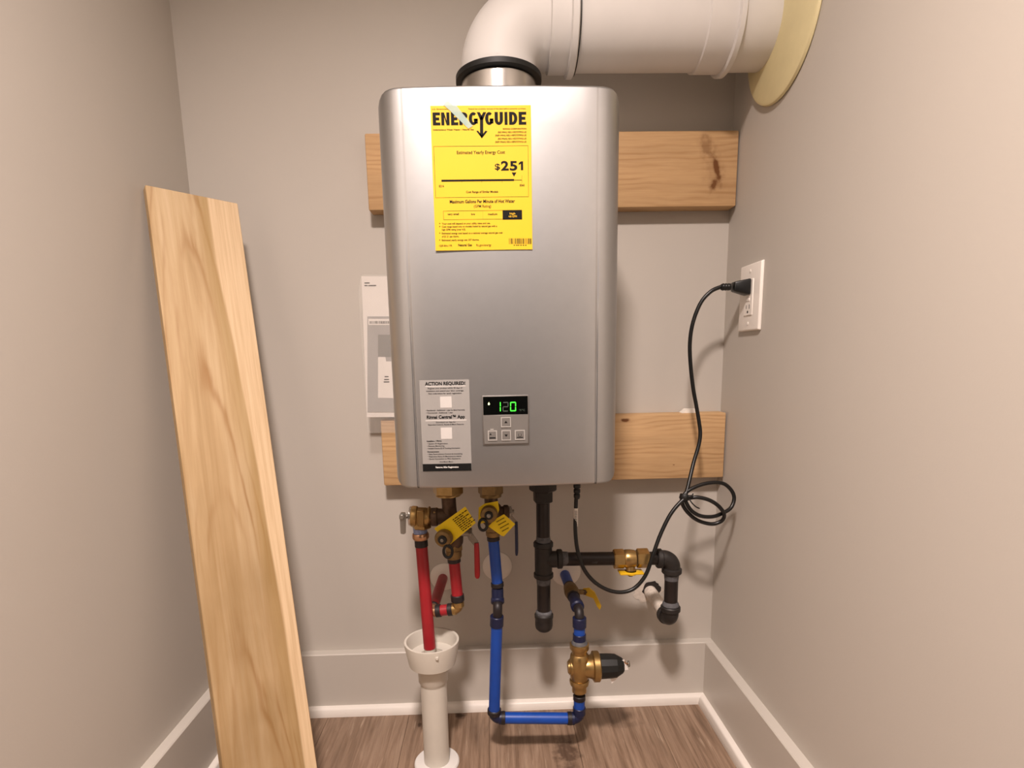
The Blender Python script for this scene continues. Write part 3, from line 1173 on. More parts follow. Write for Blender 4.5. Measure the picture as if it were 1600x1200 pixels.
RXX = 330
D.part('booklet', plate([(78, 100), (RXX, 100), (RXX, 795), (105, 795)], .003, YP), 'paper_white', smooth=False)
D.part('grey_booklet', plate([(107, 298), (RXX, 298), (RXX, 770), (108, 770)], .001, YP - .0012), 'paper_grey', smooth=False)
bk = D.part('barcode_label', plate([(112, 310), (RXX, 310), (RXX, 340), (112, 340)], .0003, YP - .0016), 'paper_white', smooth=False)
mb = MB()
random.seed(5)
X = 118
while X < 240:
    wd = random.choice((2, 3, 4, 5))
    q0, q1 = dp(X, 321, YP - .002), dp(X + wd, 334, YP - .002)
    mb.quadp([(q0.x, YP - .0018, q1.z), (q1.x, YP - .0018, q1.z), (q1.x, YP - .0018, q0.z), (q0.x, YP - .0018, q0.z)])
    X += wd + random.choice((1, 2, 2))
D.part('barcode', mb, 'ink', bk, smooth=False)
D.part('dark_panel', plate([(160, 388), (RXX, 388), (RXX, 498), (160, 498)], .0003, YP - .0016), 'paper_dark', smooth=False)
D.part('inset_card', plate([(160, 498), (196, 498), (200, 520), (RXX, 520), (RXX, 704), (160, 700)], .0004, YP - .0018), 'paper_white', smooth=False)
mb = MB()
for X0, X1, Y in ((92, 118, 135), (92, 108, 148), (111, 150, 148), (192, 212, 598), (190, 214, 612), (188, 216, 624)):
    q0, q1 = dp(X0, Y - 5, YP - .0021), dp(X1, Y, YP - .0021)
    yy_ = YP - (.0004 if Y < 300 else .0021)
    mb.quadp([(q0.x, yy_, q1.z), (q1.x, yy_, q1.z), (q1.x, yy_, q0.z), (q0.x, yy_, q0.z)])
D.part('printed_lettering', mb, 'ink', smooth=False)
pl = MB()
q = [dp(X, Y, YP - .004) for X, Y in ((62, 168), (78, 92), (RXX, 92), (RXX, 870), (108, 874))]
pl.poly([(p.x, YP - .0036, p.z) for p in q], (0, .0003, 0))
D.part('plastic_sleeve', pl, 'clear_plastic', smooth=False, label='crinkled clear plastic sleeve')
D.part('hanger_tab', MB().box((dp(250, 90).x, YP, dp(250, 90).z - .01), (dp(250, 90).x + .02, -.0005, dp(250, 90).z - .003), .0005, 1), 'paper_white')

# ------------------------------------------------------------------ outlet on the right wall
oy, oz = -.124, .8995
O = Thing('wall_outlet', 'white wall outlet on the right wall with a black plug in it', 'outlet', (XR, oy, oz - .06))
b = bmesh.new()
bmesh.ops.create_cube(b, size=1)
for v in b.verts:
    s = .0415 if v.co.x < 0 else .043
    s2 = .0605 if v.co.x < 0 else .0625
    v.co = V((XR - (.0065 if v.co.x < 0 else .0003), oy + (s if v.co.y > 0 else -s), oz + (s2 if v.co.z > 0 else -s2)))
bmesh.ops.bevel(b, geom=list(b.edges), offset=.0018, segments=3, profile=.5, affect='EDGES')
O.part('cover_plate', MB().bm(b), 'outlet_white')
RC_ = O.part('receptacle', MB().box((XR - .0082, oy - .0165, oz - .033), (XR - .004, oy + .0165, oz + .033), .0008, 1), 'outlet_white')
for dz in (.048, -.048):
    O.part('screw', MB().lathe((XR - .0063, oy, oz + dz), (-1, 0, 0), [(.0032, 0), (.0032, .0008), (.002, .0014)], 14), 'outlet_white')
for dz in (.0036, -.0036):
    O.part('test_button', MB().box((XR - .0094, oy - .007, oz + dz - .003), (XR - .007, oy + .007, oz + dz + .003), .0004, 1), 'outlet_white', RC_)
mb = MB()
for dy, hh in ((-.0062, .008), (.0062, .0065)):
    mb.box((XR - .00835, oy + dy - .001, oz - .017 - hh / 2), (XR - .0081, oy + dy + .001, oz - .017 + hh / 2))
mb.lathe((XR - .0081, oy, oz - .0265), (-1, 0, 0), [(.0026, 0), (.0026, .0003)], 12)
O.part('socket_slots', mb, 'slot_dark', RC_, smooth=False)
# ------------------------------------------------------------------ power cord
K = Thing('power_cord', 'black power cord looping from the heater to the wall outlet', 'power cord', tuple(at(901, 765, -.17)))
cz5 = lambda X, Y, y: at(940 + X / 4.8, 600 + Y / 4.8, y)
pts = [at(901.5, 752, -.17), at(900.5, 775, -.17), at(899.5, 800, -.17), at(899, 830, -.175), at(903, 862, -.182), at(914, 892, -.188), at(935, 914, -.188),
       at(962, 925, -.186), at(988, 921, -.184), at(1008, 900, -.182), at(1020, 868, -.18), at(1032, 835, -.172), at(1048, 803, -.165), at(1066, 782, -.16)]
pts += [cz5(X, Y, y) for X, Y, y in [(650, 858, -.160), (720, 850, -.164), (800, 868, -.166), (865, 905, -.164), (910, 955, -.160), (918, 1000, -.155), (888, 1034, -.150), (820, 1050, -.148), (720, 1022, -.148), (645, 962, -.149), (604, 895, -.151), (607, 850, -.152),
                                     (650, 800, -.150), (740, 757, -.146), (840, 738, -.142), (920, 750, -.138), (975, 800, -.136), (994, 860, -.138), (968, 930, -.143), (900, 972, -.150), (830, 995, -.156), (745, 990, -.158), (680, 955, -.158), (640, 900, -.156), (628, 850, -.154),
                                     (650, 760, -.146), (690, 590, -.130), (728, 460, -.122), (740, 370, -.118), (730, 280, -.115), (708, 150, -.113), (688, 40, -.112)]]
pts += [at(1079, 570, -.112), at(1078, 535, -.113), at(1083, 503, -.115), at(1095, 473, -.117), at(1110, 456, -.119), at(1124, 449, -.1195), at(1131, 447.5, -.1195)]
K.part('cable', MB().tube(spline(pts, 6), .0038, 12), 'cord_black', ang=80)
pA, pB = at(1126, 448.5, -.1195), V((XR - .0086, -.122, oz + .0205))
ax = (pB - pA).normalized()
mb = MB().lathe(pA, ax, [(.0036, 0), (.0058, .001), (.0062, .008), (.0064, .018)], 18)
PL = K.part('plug', mb, 'cord_black')
mb = MB()
Lp = (pB - pA).length
for i in range(3):
    mb.lathe(pA + ax * (.003 + i * .005), ax, [(.0064, 0), (.0068, .0008), (.0068, .002), (.0064, .0028)], 18)
K.part('strain_relief_rib', mb, 'cord_black', PL)
q = []
b = bmesh.new()
bmesh.ops.create_cube(b, size=1)
for v in b.verts:
    f = v.co.x > 0
    h = .0148 if f else .0085
    wv = .0140 if f else .009
    c = pA + ax * (Lp if f else .022)
    v.co = c + V((0, (wv if v.co.y > 0 else -wv), (h if v.co.z > 0 else -h * (1.0 if not f else 1.05)) - (.001 if f else 0)))
bmesh.ops.bevel(b, geom=list(b.edges), offset=.0028, segments=3, profile=.5, affect='EDGES')
K.part('plug_body', MB().bm(b), 'cord_black', PL)
a = at(901.5, 757, -.17)
mb = MB()
mb.lathe(V((a.x, -.17, HB - .002)), (0, 0, -1), [(.009, 0), (.009, .004), (.0066, .006), (.0066, .010)], 18)
zq = HB - .012
for i in range(6):
    mb.lathe(V((a.x, -.17, zq - i * .0095)), (0, 0, -1), [(.0052, 0), (.0078 - i * .0003, .001), (.0078 - i * .0003, .0065), (.0052, .008), (.0052, .0095)], 16)
K.part('strain_relief', mb, 'cord_black')
mb = MB()
tg = [at(899.6, 794 + i * 4, -.1713) for i in range(8)]
mb.tube(tg, .0043, 14)
CT = K.part('cord_label', mb, 'cord_tag', label='white printed wrap label on the cord')
mb = MB()
for i in range(9):
    c = at(899.6, 798 + i * 2.5, -.1713)
    mb.box((c.x - .0027, c.y - .0045, c.z - .0004), (c.x + .0022, c.y - .0036, c.z + .0005))
K.part('printed_lettering', mb, 'ink', CT, smooth=False)
c = cz5(618, 845, -.155)
mb = MB()
mb.lathe(c - V((0, 0, .006)), V((.25, .1, 1)), [(.0085, 0), (.0098, .002), (.0098, .009), (.0085, .011)], 16)
mb.box(c + V((.005, -.010, -.004)), c + V((.014, -.002, .004)), .001, 1)
ZT = K.part('cable_tie', mb, 'black_rubber')
K.part('tie_tail', MB().tube(spline([cz5(655, 860, -.164), cz5(680, 895, -.168), cz5(710, 922, -.168), cz5(735, 934, -.166)], 5), [.0013] * 15 + [.0008], 8), 'black_rubber', ZT)
K.part('tie_tail', MB().tube(spline([cz5(655, 858, -.164), cz5(672, 845, -.168), cz5(688, 822, -.168)], 5), .0014, 8), 'black_rubber', ZT)

# ------------------------------------------------------------------ gas line
GX, GY = .0768, -.15
GR = .01335
GZ = .4025
EX, EZ = .3331, .3975
LZ = .2665
Gs = Thing('gas_line', 'black iron gas pipe with tee, drip leg, elbows and brass valve', 'gas pipe', (GX, GY, .25))
zt_ = HB + .004
Gs.part('union_nut', MB().hexn((GX, GY, zt_), (GX, GY, .541), .0265, .2).hexn((GX, GY, .5415), (GX, GY, .519), .0195, .4), 'black_iron')
Gs.part('pipe', MB().cyl((GX, GY, .525), (GX, GY, GZ), GR), 'black_iron_pipe')
tee = MB()
tee.cyl((GX, GY, .366), (GX, GY, .438), .0172)
for z in (.366, .438):
    s = 1 if z > .4 else -1
    tee.lathe((GX, GY, z - s * .010), (0, 0, s), [(.0172, 0), (.0195, .002), (.0195, .009), (.018, .011)], 28)
tee.cyl((GX, GY, GZ), (GX + .033, GY, GZ - .0006), .0165)
tee.lathe((GX + .026, GY, GZ), (1, 0, 0), [(.0165, 0), (.0195, .002), (.0195, .009), (.018, .011)], 28)
Gs.part('tee', tee, 'black_iron')
for p, a_ in (((GX, GY, .438), (0, 0, 1)), ((GX, GY, .3635), (0, 0, -1)), ((GX + .036, GY, GZ), (1, 0, 0))):
    Gs.part('thread_sealant', MB().lathe(p, a_, [(GR + .0003, 0), (GR + .0012, .001), (GR + .0006, .008), (GR + .0002, .012)], 24), 'pipe_dope')
Gs.part('drip_leg', MB().cyl((GX, GY, GZ), (GX, GY, .277), GR), 'black_iron_pipe')
cap = MB().lathe((GX, GY, .289), (0, 0, -1), [(.0165, 0), (.0188, .002), (.0188, .008), (.0175, .010), (.0178, .024), (.0165, .031), (.012, .036), (.005, .038)], 28)
Gs.part('cap', cap, 'black_iron')
Gs.part('thread_sealant', MB().lathe((GX, GY, .296), (0, 0, -1), [(GR + .0002, 0), (.0163, .003), (.0163, .0072)], 24), 'pipe_dope')
v0, v1 = at(958, 874, GY).x, at(1013, 874, GY).x
zx = lambda x: GZ + (EZ - GZ) * (x - GX) / (EX - GX)
Gs.part('pipe', MB().cyl((GX + .03, GY, zx(GX + .03)), (v0 + .012, GY, zx(v0 + .012)), GR), 'black_iron_pipe')
a, b_ = at(925, 880.5, GY - GR), at(934, 880.5, GY - GR)
st = MB()
text(st, 'CHEF', V((a.x, GY - GR - .0003, a.z)), UX, UZ, b_.x - a.x, .0036)
Gs.part('pipe_stencil', st, 'pipe_dope', smooth=False)
vz = zx((v0 + v1) / 2)
vb = MB().hexn((v0, GY, vz), (v0 + .022, GY, vz), .0195, .3)
vb.lathe((v0 + .021, GY, vz), (1, 0, 0), [(.0165, 0), (.0182, .003), (.0186, .012), (.017, .022)], 28)
vb.hexn((v1 - .024, GY, vz), (v1, GY, vz), .0195, .3)
vb.cyl((v0 + .034, GY, vz), (v0 + .034, GY - .006, vz - .024), .009)
BV = Gs.part('valve_body', vb, 'brass')
hd = MB()
hz = vz - .0235
hd.lathe((v0 + .034, GY - .006, hz), (0, 0, -1), [(.011, 0), (.013, .001), (.013, .005), (.010, .007)], 20)
hd.box((v0 + .010, GY - .019, hz - .0045), (v0 + .058, GY + .006, hz), .002, 2)
Gs.part('valve_handle', hd, 'yellow_grip', BV, label='yellow shut-off handle folded beneath the brass valve')
Gs.part('nut', MB().hexn((v0 + .034, GY - .006, hz - .007), (v0 + .034, GY - .006, hz - .011), .005), 'steel_lever', BV)
Gs.part('pipe', MB().cyl((v1 - .006, GY, zx(v1)), (EX - .02, GY, zx(EX - .02)), GR), 'black_iron_pipe')


def iron_elbow(p0, c, p1, rb=.0175, ra=.0165, rad=.019, ln=.031):
    p0, c, p1 = V(p0), V(c), V(p1)
    d0, d1 = (p0 - c).normalized(), (p1 - c).normalized()
    e = MB()
    e.tube([c + d0 * ln] + arc(p0, c, p1, rad, 10) + [c + d1 * ln], ra, 28)
    for d in (d0, d1):
        e.lathe(c + d * (ln - .011), d, [(ra, 0), (.0196, .002), (.0196, .0095), (.018, .0115)], 28)
    return e


Gs.part('elbow', iron_elbow((GX, GY, EZ), (EX, GY, EZ), (EX, GY, LZ)), 'black_iron')
Gs.part('pipe', MB().cyl((EX, GY, EZ - .02), (EX, GY, LZ + .02), GR), 'black_iron_pipe')
Gs.part('thread_sealant', MB().lathe((EX, GY, EZ - .033), (0, 0, -1), [(GR + .0002, 0), (GR + .0014, .001), (GR + .0003, .012)], 24), 'pipe_dope')
Gs.part('thread_sealant', MB().lathe((EX, GY, LZ + .04), (0, 0, -1), [(GR + .0002, 0), (GR + .0026, .004), (GR + .0034, .0085)], 24), 'pipe_dope')
WH = at(1017, 927, 0)
Gs.part('elbow', iron_elbow((EX, GY, EZ), (EX, GY, LZ), (EX + .001, 0, LZ - .003), ln=.030), 'black_iron')
Gs.part('wall_stub', MB().cyl((EX, GY + .025, LZ - .001), (EX + .002, .02, LZ - .004), .0142), 'stub_white', label='paint-daubed stub pipe coming out of the wall')
# torn drywall round the stub
random.seed(11)


def blob(c, rx, rz, jag, y, n=26, dz=0):
    return [V((c[0] + rx * (1 + jag * (random.random() - .5)) * math.cos(2 * math.pi * i / n), y, c[1] + rz * (1 + jag * (random.random() - .5)) * math.sin(2 * math.pi * i / n))) for i in range(n)]


hc = (EX + .003, LZ - .004)
build('torn_drywall', MB().poly(blob((hc[0] - .008, hc[1] - .002), .034, .021, .45, -.0010), (0, .0009, 0)), 'torn_paper', WB, smooth=False)
build('drywall_hole', MB().poly(blob((hc[0] + .0015, hc[1] + .006), .0205, .0200, .22, -.0014), (0, .0004, 0)), 'hole_dark', WB, smooth=False)
build('paint_scar', MB().poly(blob((at(1068, 866, 0).x + .02, at(1068, 866, 0).z), .012, .009, .4, -.0006), (0, .0005, 0)), 'wall_paint', WB, smooth=False)


# ------------------------------------------------------------------ water pipes
WR = .0111


def band(th, name, p, ax, r, L, mat='black_band', parent=None):
    ax = V(ax).normalized()
    return th.part(name, MB().lathe(V(p), ax, [(r - .0008, 0), (r, .0008), (r, L - .0008), (r - .0008, L)], 24), mat, parent)


def cp_elbow(p0, c, p1, r, rad=.013, ln=.022):
    p0, c, p1 = V(p0), V(c), V(p1)
    d0, d1 = (p0 - c).normalized(), (p1 - c).normalized()
    e = MB()
    e.tube([c + d0 * ln] + arc(p0, c, p1, rad, 8) + [c + d1 * ln], r, 24)
    for d in (d0, d1):
        e.lathe(c + d * (ln - .011), d, [(r, 0), (r + .0012, .0015), (r + .0012, .0105), (r, .0115)], 24)
    return e


# --- hot side
HY = -.19
HN = V((-.1028, HY, .5538))
HV = Thing('isolation_valve', 'brass isolation valve with red lever and large yellow tag above the red pipes', 'valve', (HN.x, HY, .42), 'isolation valves under the heater')
HO = at(709, 872, HY)                      # where the red pipe starts
HM = V((HN.x + .002, HY, .506))
HV.part('union_nut', MB().hexn((HN.x, HY, HB + .004), (HN.x, HY, .549), .0285, .2).cyl((HN.x, HY, .560), (HN.x, HY, .5465), .0235), 'brass')
mb = MB().cyl((HN.x, HY, .553), HM, .0135).cyl(HM + V((0, 0, .006)), HO + V((0, 0, .012)), .0148)
mb.cyl(HM, HM + V((-.034, 0, .001)), .0150)
mb.lathe(HM + V((-.022, 0, 0)), (-1, 0, 0), [(.015, 0), (.0172, .002), (.0172, .012), (.015, .014)], 24)
mb.lathe(HO + V((0, 0, .062)), (0, 0, -1), [(.0148, 0), (.0185, .006), (.0195, .02), (.0185, .032), (.015, .040)], 24)
HV.part('body', mb, 'bronze_dark')
HV.part('outlet_hex', MB().hexn(HO + V((0, 0, .034)), HO + V((0, 0, .016)), .0178, .3).lathe(HO + V((0, 0, .016)), (0, 0, -1), [(.0155, 0), (.0155, .012), (.013, .016)], 24), 'brass_cast')
cc = at(692.5, 842, HY - .045)
cdir = V((-.22, -1, -.05)).normalized()
mb = MB().cyl(V((HO.x, HY, cc.z + .006)), cc - cdir * .006, .0105)
HV.part('drain_port', mb, 'brass_cast')
mb = MB()
n = 20
mb.lathe(cc - cdir * .010, cdir, [(.0145, 0), (.0158, .001), (.0158, .011), (.0140, .0135), (.009, .0145)], 30)
for i in range(n):
    pass
DC = HV.part('drain_cap', mb, 'brass_cast')
HV.part('knob', MB().lathe(cc + cdir * .0035, cdir, [(.0082, 0), (.0082, .003), (.0066, .0045)], 24), 'black_rubber', DC)
HV.part('knob_centre', MB().lathe(cc + cdir * .007, cdir, [(.0034, 0), (.0034, .002), (.0025, .0026)], 6), 'steel_lever', DC)


def strap(th, c, w, h, y, par):
    """black rubber strap hanging in a loop below the cap"""
    pts_ = [V((c.x + w * math.sin(t), y, c.z - h + h * math.cos(t))) for t in [i * 2 * math.pi / 20 for i in range(21)]]
    return th.part('cap_strap', MB().tube(pts_, .0026, 10, False), 'black_rubber', par)


strap(HV, cc + V((.008, 0, -.011)), .0078, .0115, cc.y - .004, DC)
# tag: a creased yellow card pierced by the drain port


def tag(th, corners, y, pars, lines=6, seedv=1, inset=(.42, .95)):
    q = [at(u, v, y + dy) for (u, v, dy) in corners]
    nrm_ = (q[1] - q[0]).cross(q[3] - q[0]).normalized()
    t = th.part('tag', MB().poly(q, nrm_ * .0005), 'tag_yellow', pars, smooth=False, label='yellow warning tag with fine print')
    mb_ = MB()
    ex = (q[1] - q[0])
    ey = (q[3] - q[0])
    if nrm_.y > 0:
        nrm_ = -nrm_
    random.seed(seedv)
    exn, eyn = ex.normalized(), ey.normalized()
    for i in range(lines):                       # fine print, too small to read: broken dark strokes
        a_ = inset[0]
        org = q[0] + ey * (.14 + .74 * i / lines) + nrm_ * .0009
        while a_ < inset[1] - .02 - .1 * (i % 2):
            w_ = random.uniform(.04, .11)
            p_ = org + ex * a_
            mb_.quadp([p_, p_ + ex * w_, p_ + ex * w_ + ey * .042, p_ + ey * .042])
            a_ += w_ + .018
    th.part('printed_lettering', mb_, 'ink_brown', t, smooth=False)
    return t


tag(HV, [(678.5, 826, 0), (727, 791.5, -.004), (743.5, 817, -.004), (702, 852, 0)], HY - .036, HV.o, 8, 1, (.52, .93))
# lever
lp = at(731, 835, HY - .006)
mb = MB().cyl((HO.x + .008, HY - .006, lp.z + .004), (lp.x + .004, HY - .006, lp.z + .004), .007).hexn((lp.x + .002, HY - .006, lp.z + .004), (lp.x + .008, HY - .006, lp.z + .004), .0085)
LV = HV.part('lever', mb.poly([at(u, v, HY - .008) for u, v in ((729, 834), (736, 829), (741, 838), (747, 846), (748, 851), (741, 853), (732, 843))], (0, .003, 0)), 'steel_lever')
gp = [at(744.5, 848, HY - .007), at(745, 862, HY - .007), at(745.5, 880, HY - .008), at(745.8, 897, HY - .008), at(745.8, 903.5, HY - .008)]
HV.part('grip', MB().tube(spline(gp, 3), [.0044, .0048, .005, .0051, .0052, .0052, .0053, .0053, .0053, .0052, .0049, .0044, .0030], 14), 'red_grip', LV, label='red lever grip')

# --- relief valve
RV = Thing('relief_valve', 'brass pressure relief valve with grey test lever, left of the red lever valve', 'valve', (-.153, HY, .45))
rc = at(657, 805, HY)
ra = V((1, 0, (HM.z - rc.z) / (HM.x - rc.x))).normalized()
x_l = at(642.5, 805, HY).x
mb = MB()
o0 = V((x_l, HY, rc.z - .0015))
mb.lathe(o0, ra, [(.0185, 0), (.0195, .002), (.0195, .010), (.0175, .012), (.0175, .027), (.0160, .032)], 30)
mb.lathe(V((rc.x + .001, HY, rc.z)), (0, 0, -1), [(.0165, 0), (.0165, .018), (.0155, .022)], 24)
mb.box((rc.x - .0045, HY - .0195, rc.z - .016), (rc.x + .0085, HY - .010, rc.z + .0135), .0015, 1)
body = RV.part('body', mb, 'brass')
RV.part('outlet_hex', MB().hexn((rc.x + .001, HY, rc.z - .016), (rc.x + .0005, HY, rc.z - .0245), .0185, .1), 'brass')
RV.part('inlet_hex', MB().lathe(V((rc.x + .013, HY, rc.z)), ra, [(.0135, 0), (.0165, .002), (.0165, .004), (.0135, .006), (.0135, .008)], 24).hexn(V((rc.x + .020, HY, rc.z)), V((HM.x - .028, HY, HM.z)), .0172, .3), 'brass')
RV.part('end_disc', MB().lathe(o0 - ra * .004, ra, [(.0165, 0), (.0182, .001), (.0182, .0042)], 30), 'brushed_steel', label='round steel nameplate disc')
lvp = [at(u, v, HY - .012) for u, v in ((624.5, 805), (627, 801), (633, 801), (634.5, 806), (634, 833), (631, 835), (626, 834), (625.5, 830))]
RV.part('test_lever', MB().poly(lvp, (0, .0016, 0)).cyl((lvp[0].x + .006, HY - .004, rc.z - .001), (x_l - .003, HY - .002, rc.z - .001), .0038).box((lvp[0].x - .0005, HY - .016, rc.z - .003), (lvp[0].x + .008, HY + .004, rc.z + .006), .001, 1), 'steel_lever', label='grey metal test lever')

# --- red discharge pipe
p0 = at(658.0, 846, HY)
p1 = at(671.5, 1012, -.197)
RD = Thing('discharge_pipe', 'long red discharge pipe dropping straight into the white drain cup', 'pipe', tuple(p1))
dx = (p1 - p0).normalized()
RD.part('pipe', MB().cyl(p0, p1, .0112, .0115), 'red_pipe')
band(RD, 'crimp_band', p0 - dx * .004, dx, .0124, .014)
RD.part('thread_tape', MB().cyl(p0 - dx * .028, p0 - dx * .014, .0130), MATS.setdefault('tape_blue', simple('tape_blue', srgb(132, 146, 186), .6, 0, .1)))
RD.part('adapter', MB().lathe(p0 - dx * .0165, dx, [(.0145, 0), (.0158, .002), (.0158, .009), (.0135, .0125)], 24), 'copper')
RD.part('pipe_end', MB().lathe(p1 - dx * .0005, dx, [(.0105, 0), (.0105, .007)], 24), 'pvc_drain')

# --- hot pipe
RP = Thing('hot_water_pipe', 'short red hot water pipe bending back through brass elbows into the wall', 'pipe', tuple(at(717, 949, HY)))
e1 = at(716.5, 951, HY)
e2 = at(674.5, 955.5, HY + .006)
wv = at(692.5, 902, 0)
dn = (e1 - HO).normalized()
RP.part('pipe', MB().cyl(HO, e1 - dn * .016, .0108), 'red_pipe')
band(RP, 'crimp_band', HO + V((0, 0, .004)), dn, .0126, .012)
band(RP, 'crimp_band', e1 - dn * .029, dn, .0128, .013)
RP.part('elbow', cp_elbow(HO, e1, e2, .0102, .0105, .0150), 'brass')
s = (e2 - e1).normalized()
RP.part('pipe', MB().cyl(e1 + s * .013, e2 - s * .010, .0106), 'red_pipe')
band(RP, 'crimp_band', e1 + s * .0115, s, .0122, .0095)
band(RP, 'crimp_band', e2 - s * .0185, s, .0122, .0100)
wvp = V((wv.x, -.001, wv.z))
RP.part('elbow', cp_elbow(e1, e2, wvp, .0102, .0105, .0150), 'copper')
s2 = (wvp - e2).normalized()
RP.part('pipe', MB().cyl(e2 + s2 * .015, wvp, .0108), 'red_pipe')
band(RP, 'crimp_band', e2 + s2 * .013, s2, .0122, .009)


def escutcheon(u, v, r, label):
    c_ = at(u, v, 0)
    mb_ = MB().lathe((c_.x, -.0003, c_.z), (0, -1, 0), [(r, 0), (r, .0012), (r * .94, .0032), (r * .6, .006), (r * .45, .0068)], 48)
    return single('escutcheon', mb_, 'escutcheon_white', label, 'escutcheon', (c_.x, 0, c_.z - r), 'pipe covers on the back wall')


escutcheon(694, 901, .0315, 'white round pipe cover on the back wall behind the red pipes')
escutcheon(777, 884.5, .0330, 'white round pipe cover on the back wall behind the upright blue pipe')
escutcheon(884, 893, .0335, 'white round pipe cover where the yellow-handled valve meets the wall')

# --- cold side
CN = V((-.0240, HY, .5475))
CV = Thing('isolation_valve', 'brass isolation valve with dark blue lever and yellow tags above the blue pipe', 'valve', (CN.x, HY, .42), 'isolation valves under the heater')
CO = at(770.5, 838, HY)
CV.part('union_nut', MB().hexn((CN.x, HY, HB + .004), (CN.x, HY, .547), .0235, .2).cyl((CN.x, HY, .555), (CN.x, HY, .5425), .020), 'brass_cast')
mb = MB().cyl((CN.x, HY, .552), CO + V((0, 0, .008)), .0125)
mb.lathe((CN.x + .001, HY, .530), (0, 0, -1), [(.0125, 0), (.018, .006), (.0195, .022), (.018, .036), (.013, .042)], 24)
sz = at(795, 800, HY).z
mb.cyl((CN.x, HY, sz), (CN.x + .034, HY, sz), .011).lathe((CN.x + .022, HY, sz), (1, 0, 0), [(.011, 0), (.0135, .002), (.0135, .009), (.011, .011)], 20)
CV.part('body', mb, 'bronze_dark')
CV.part('outlet_hex', MB().hexn(CO + V((0, 0, .022)), CO + V((0, 0, .010)), .0152, .3).lathe(CO + V((0, 0, .010)), (0, 0, -1), [(.0135, 0), (.0135, .007), (.012, .0095)], 24), 'brass_cast')
cc2 = at(764, 804, HY - .04)
cd2 = V((-.06, -1, -.02)).normalized()
CV.part('drain_port', MB().cyl(V((CN.x, HY, cc2.z + .004)), cc2 - cd2 * .006, .0105), 'brass_cast')
mb = MB().lathe(cc2 - cd2 * .010, cd2, [(.0140, 0), (.0154, .001), (.0154, .011), (.0138, .0135), (.009, .0145)], 30)
DC2 = CV.part('drain_cap', mb, 'brass_cast')
CV.part('knob', MB().lathe(cc2 + cd2 * .0035, cd2, [(.0078, 0), (.0078, .003), (.0062, .0045)], 24), 'black_rubber', DC2)
CV.part('knob_centre', MB().lathe(cc2 + cd2 * .007, cd2, [(.0036, 0), (.0036, .002), (.0026, .0026)], 24), 'steel_lever', DC2)
strap(CV, cc2 + V((-.011, 0, -.007)), .0072, .0105, cc2.y - .004, DC2)
q = [at(u, v, HY - .031 + dy) for u, v, dy in ((748, 793, 0), (757, 787, 0), (778, 783, -.002), (780, 797, -.002), (774, 812, -.002), (752, 818, .002), (747, 818, .002))]
CV.part('tag', MB().poly(q, (0, .0005, 0)), 'tag_yellow', smooth=False, label='curled yellow warning tag behind the drain cap')
tag(CV, [(772, 812, 0), (786, 804, -.002), (804, 818, -.004), (786, 838, -.002), (762, 823, 0)][:1] + [(787.5, 803.5, -.002), (805, 819, -.004), (787, 838.5, -.002)], HY - .036, CV.o, 4, 2, (.1, .9))
q = [at(u, v, HY - .036) for u, v in ((763, 822.5), (773, 812.5), (788, 837.5), (784, 837.5))]
CV.part('tag', MB().poly(q, (0, .0005, 0)), 'tag_yellow', smooth=False)
sx_ = at(800, 800, HY).x
CV.part('stem_nut', MB().hexn((CN.x + .033, HY, sz), (CN.x + .039, HY, sz), .009).cyl((CN.x + .030, HY, sz), (CN.x + .043, HY, sz), .0045), 'steel_lever')
lv2 = CV.part('lever', MB().poly([at(u, v, HY - .004) for u, v in ((795, 792), (799, 791), (799, 805), (808, 815), (808.5, 820), (804, 819), (796, 808))], (0, .0028, 0)), 'steel_lever')
gp = [at(806.5, 815, HY - .003), at(807, 835, HY - .003), at(807.3, 855, HY - .003), at(807.2, 868, HY - .003)]
CV.part('grip', MB().tube(spline(gp, 3), [.0028, .0030, .0030, .0030, .0030, .0030, .0030, .0030, .0028, .0018], 12), 'navy_grip', lv2, label='dark blue lever grip')

# --- blue pipe run
BP = Thing('cold_water_pipe', 'blue cold water pipe dropping from the heater and running along the floor', 'pipe', tuple(at(772, 1120, HY)))
j0 = at(777.0, 912, HY)
j1 = at(777.5, 934, HY - .002)
j2 = at(777.5, 958, HY - .008)
b1 = at(772, 1121.5, HY)
b2 = at(905, 1122.5, HY)
BP.part('pipe', MB().cyl(CO, j0, WR - .0006), 'blue_pipe')
dn = (j0 - CO).normalized()
band(BP, 'crimp_band', CO, dn, .0120, .008)
band(BP, 'crimp_band', j0 - dn * .003, dn, .0122, .009)
mb = MB()
jm0 = j0 + dn * .008
k0 = at(777.4, 937, HY - .002)
mb.tube([jm0, at(777.3, 922, HY), k0], [.0108, .0114, .0116], 24)
mb.lathe(k0, V((0, -.75, -.66)), [(.0116, -.004), (.0128, -.002), (.0128, .006), (.0105, .008)], 24)
BP.part('offset_elbow', mb, 'navy_fitting')
k1 = at(777.6, 951, HY - .018)
k2 = at(777.3, 968, HY - .014)
BP.part('offset_elbow', MB().tube(spline([k0 + V((0, -.006, -.004)), k1, k2, k2 + V((0, .001, -.012))], 5), .0088, 20), 'black_band')
top = at(776.5, 966, HY - .014)
bot = b1 + V((0, 0, .02))
dn = (b1 - top).normalized()
band(BP, 'collar', top + V((0, 0, .005)), dn, .0130, .021, 'navy_fitting')
BP.part('pipe', MB().cyl(top + dn * .010, b1 - dn * .012, WR), 'blue_pipe')
band(BP, 'crimp_band', b1 - dn * .020, dn, .0136, .010)
BP.part('elbow', cp_elbow(top, b1, b2, .0112, ln=.020), 'navy_fitting')
s = (b2 - b1).normalized()
BP.part('pipe', MB().cyl(b1 + s * .012, b2 - s * .012, WR), 'blue_pipe')
band(BP, 'crimp_band', b1 + s * .014, s, .0128, .008)
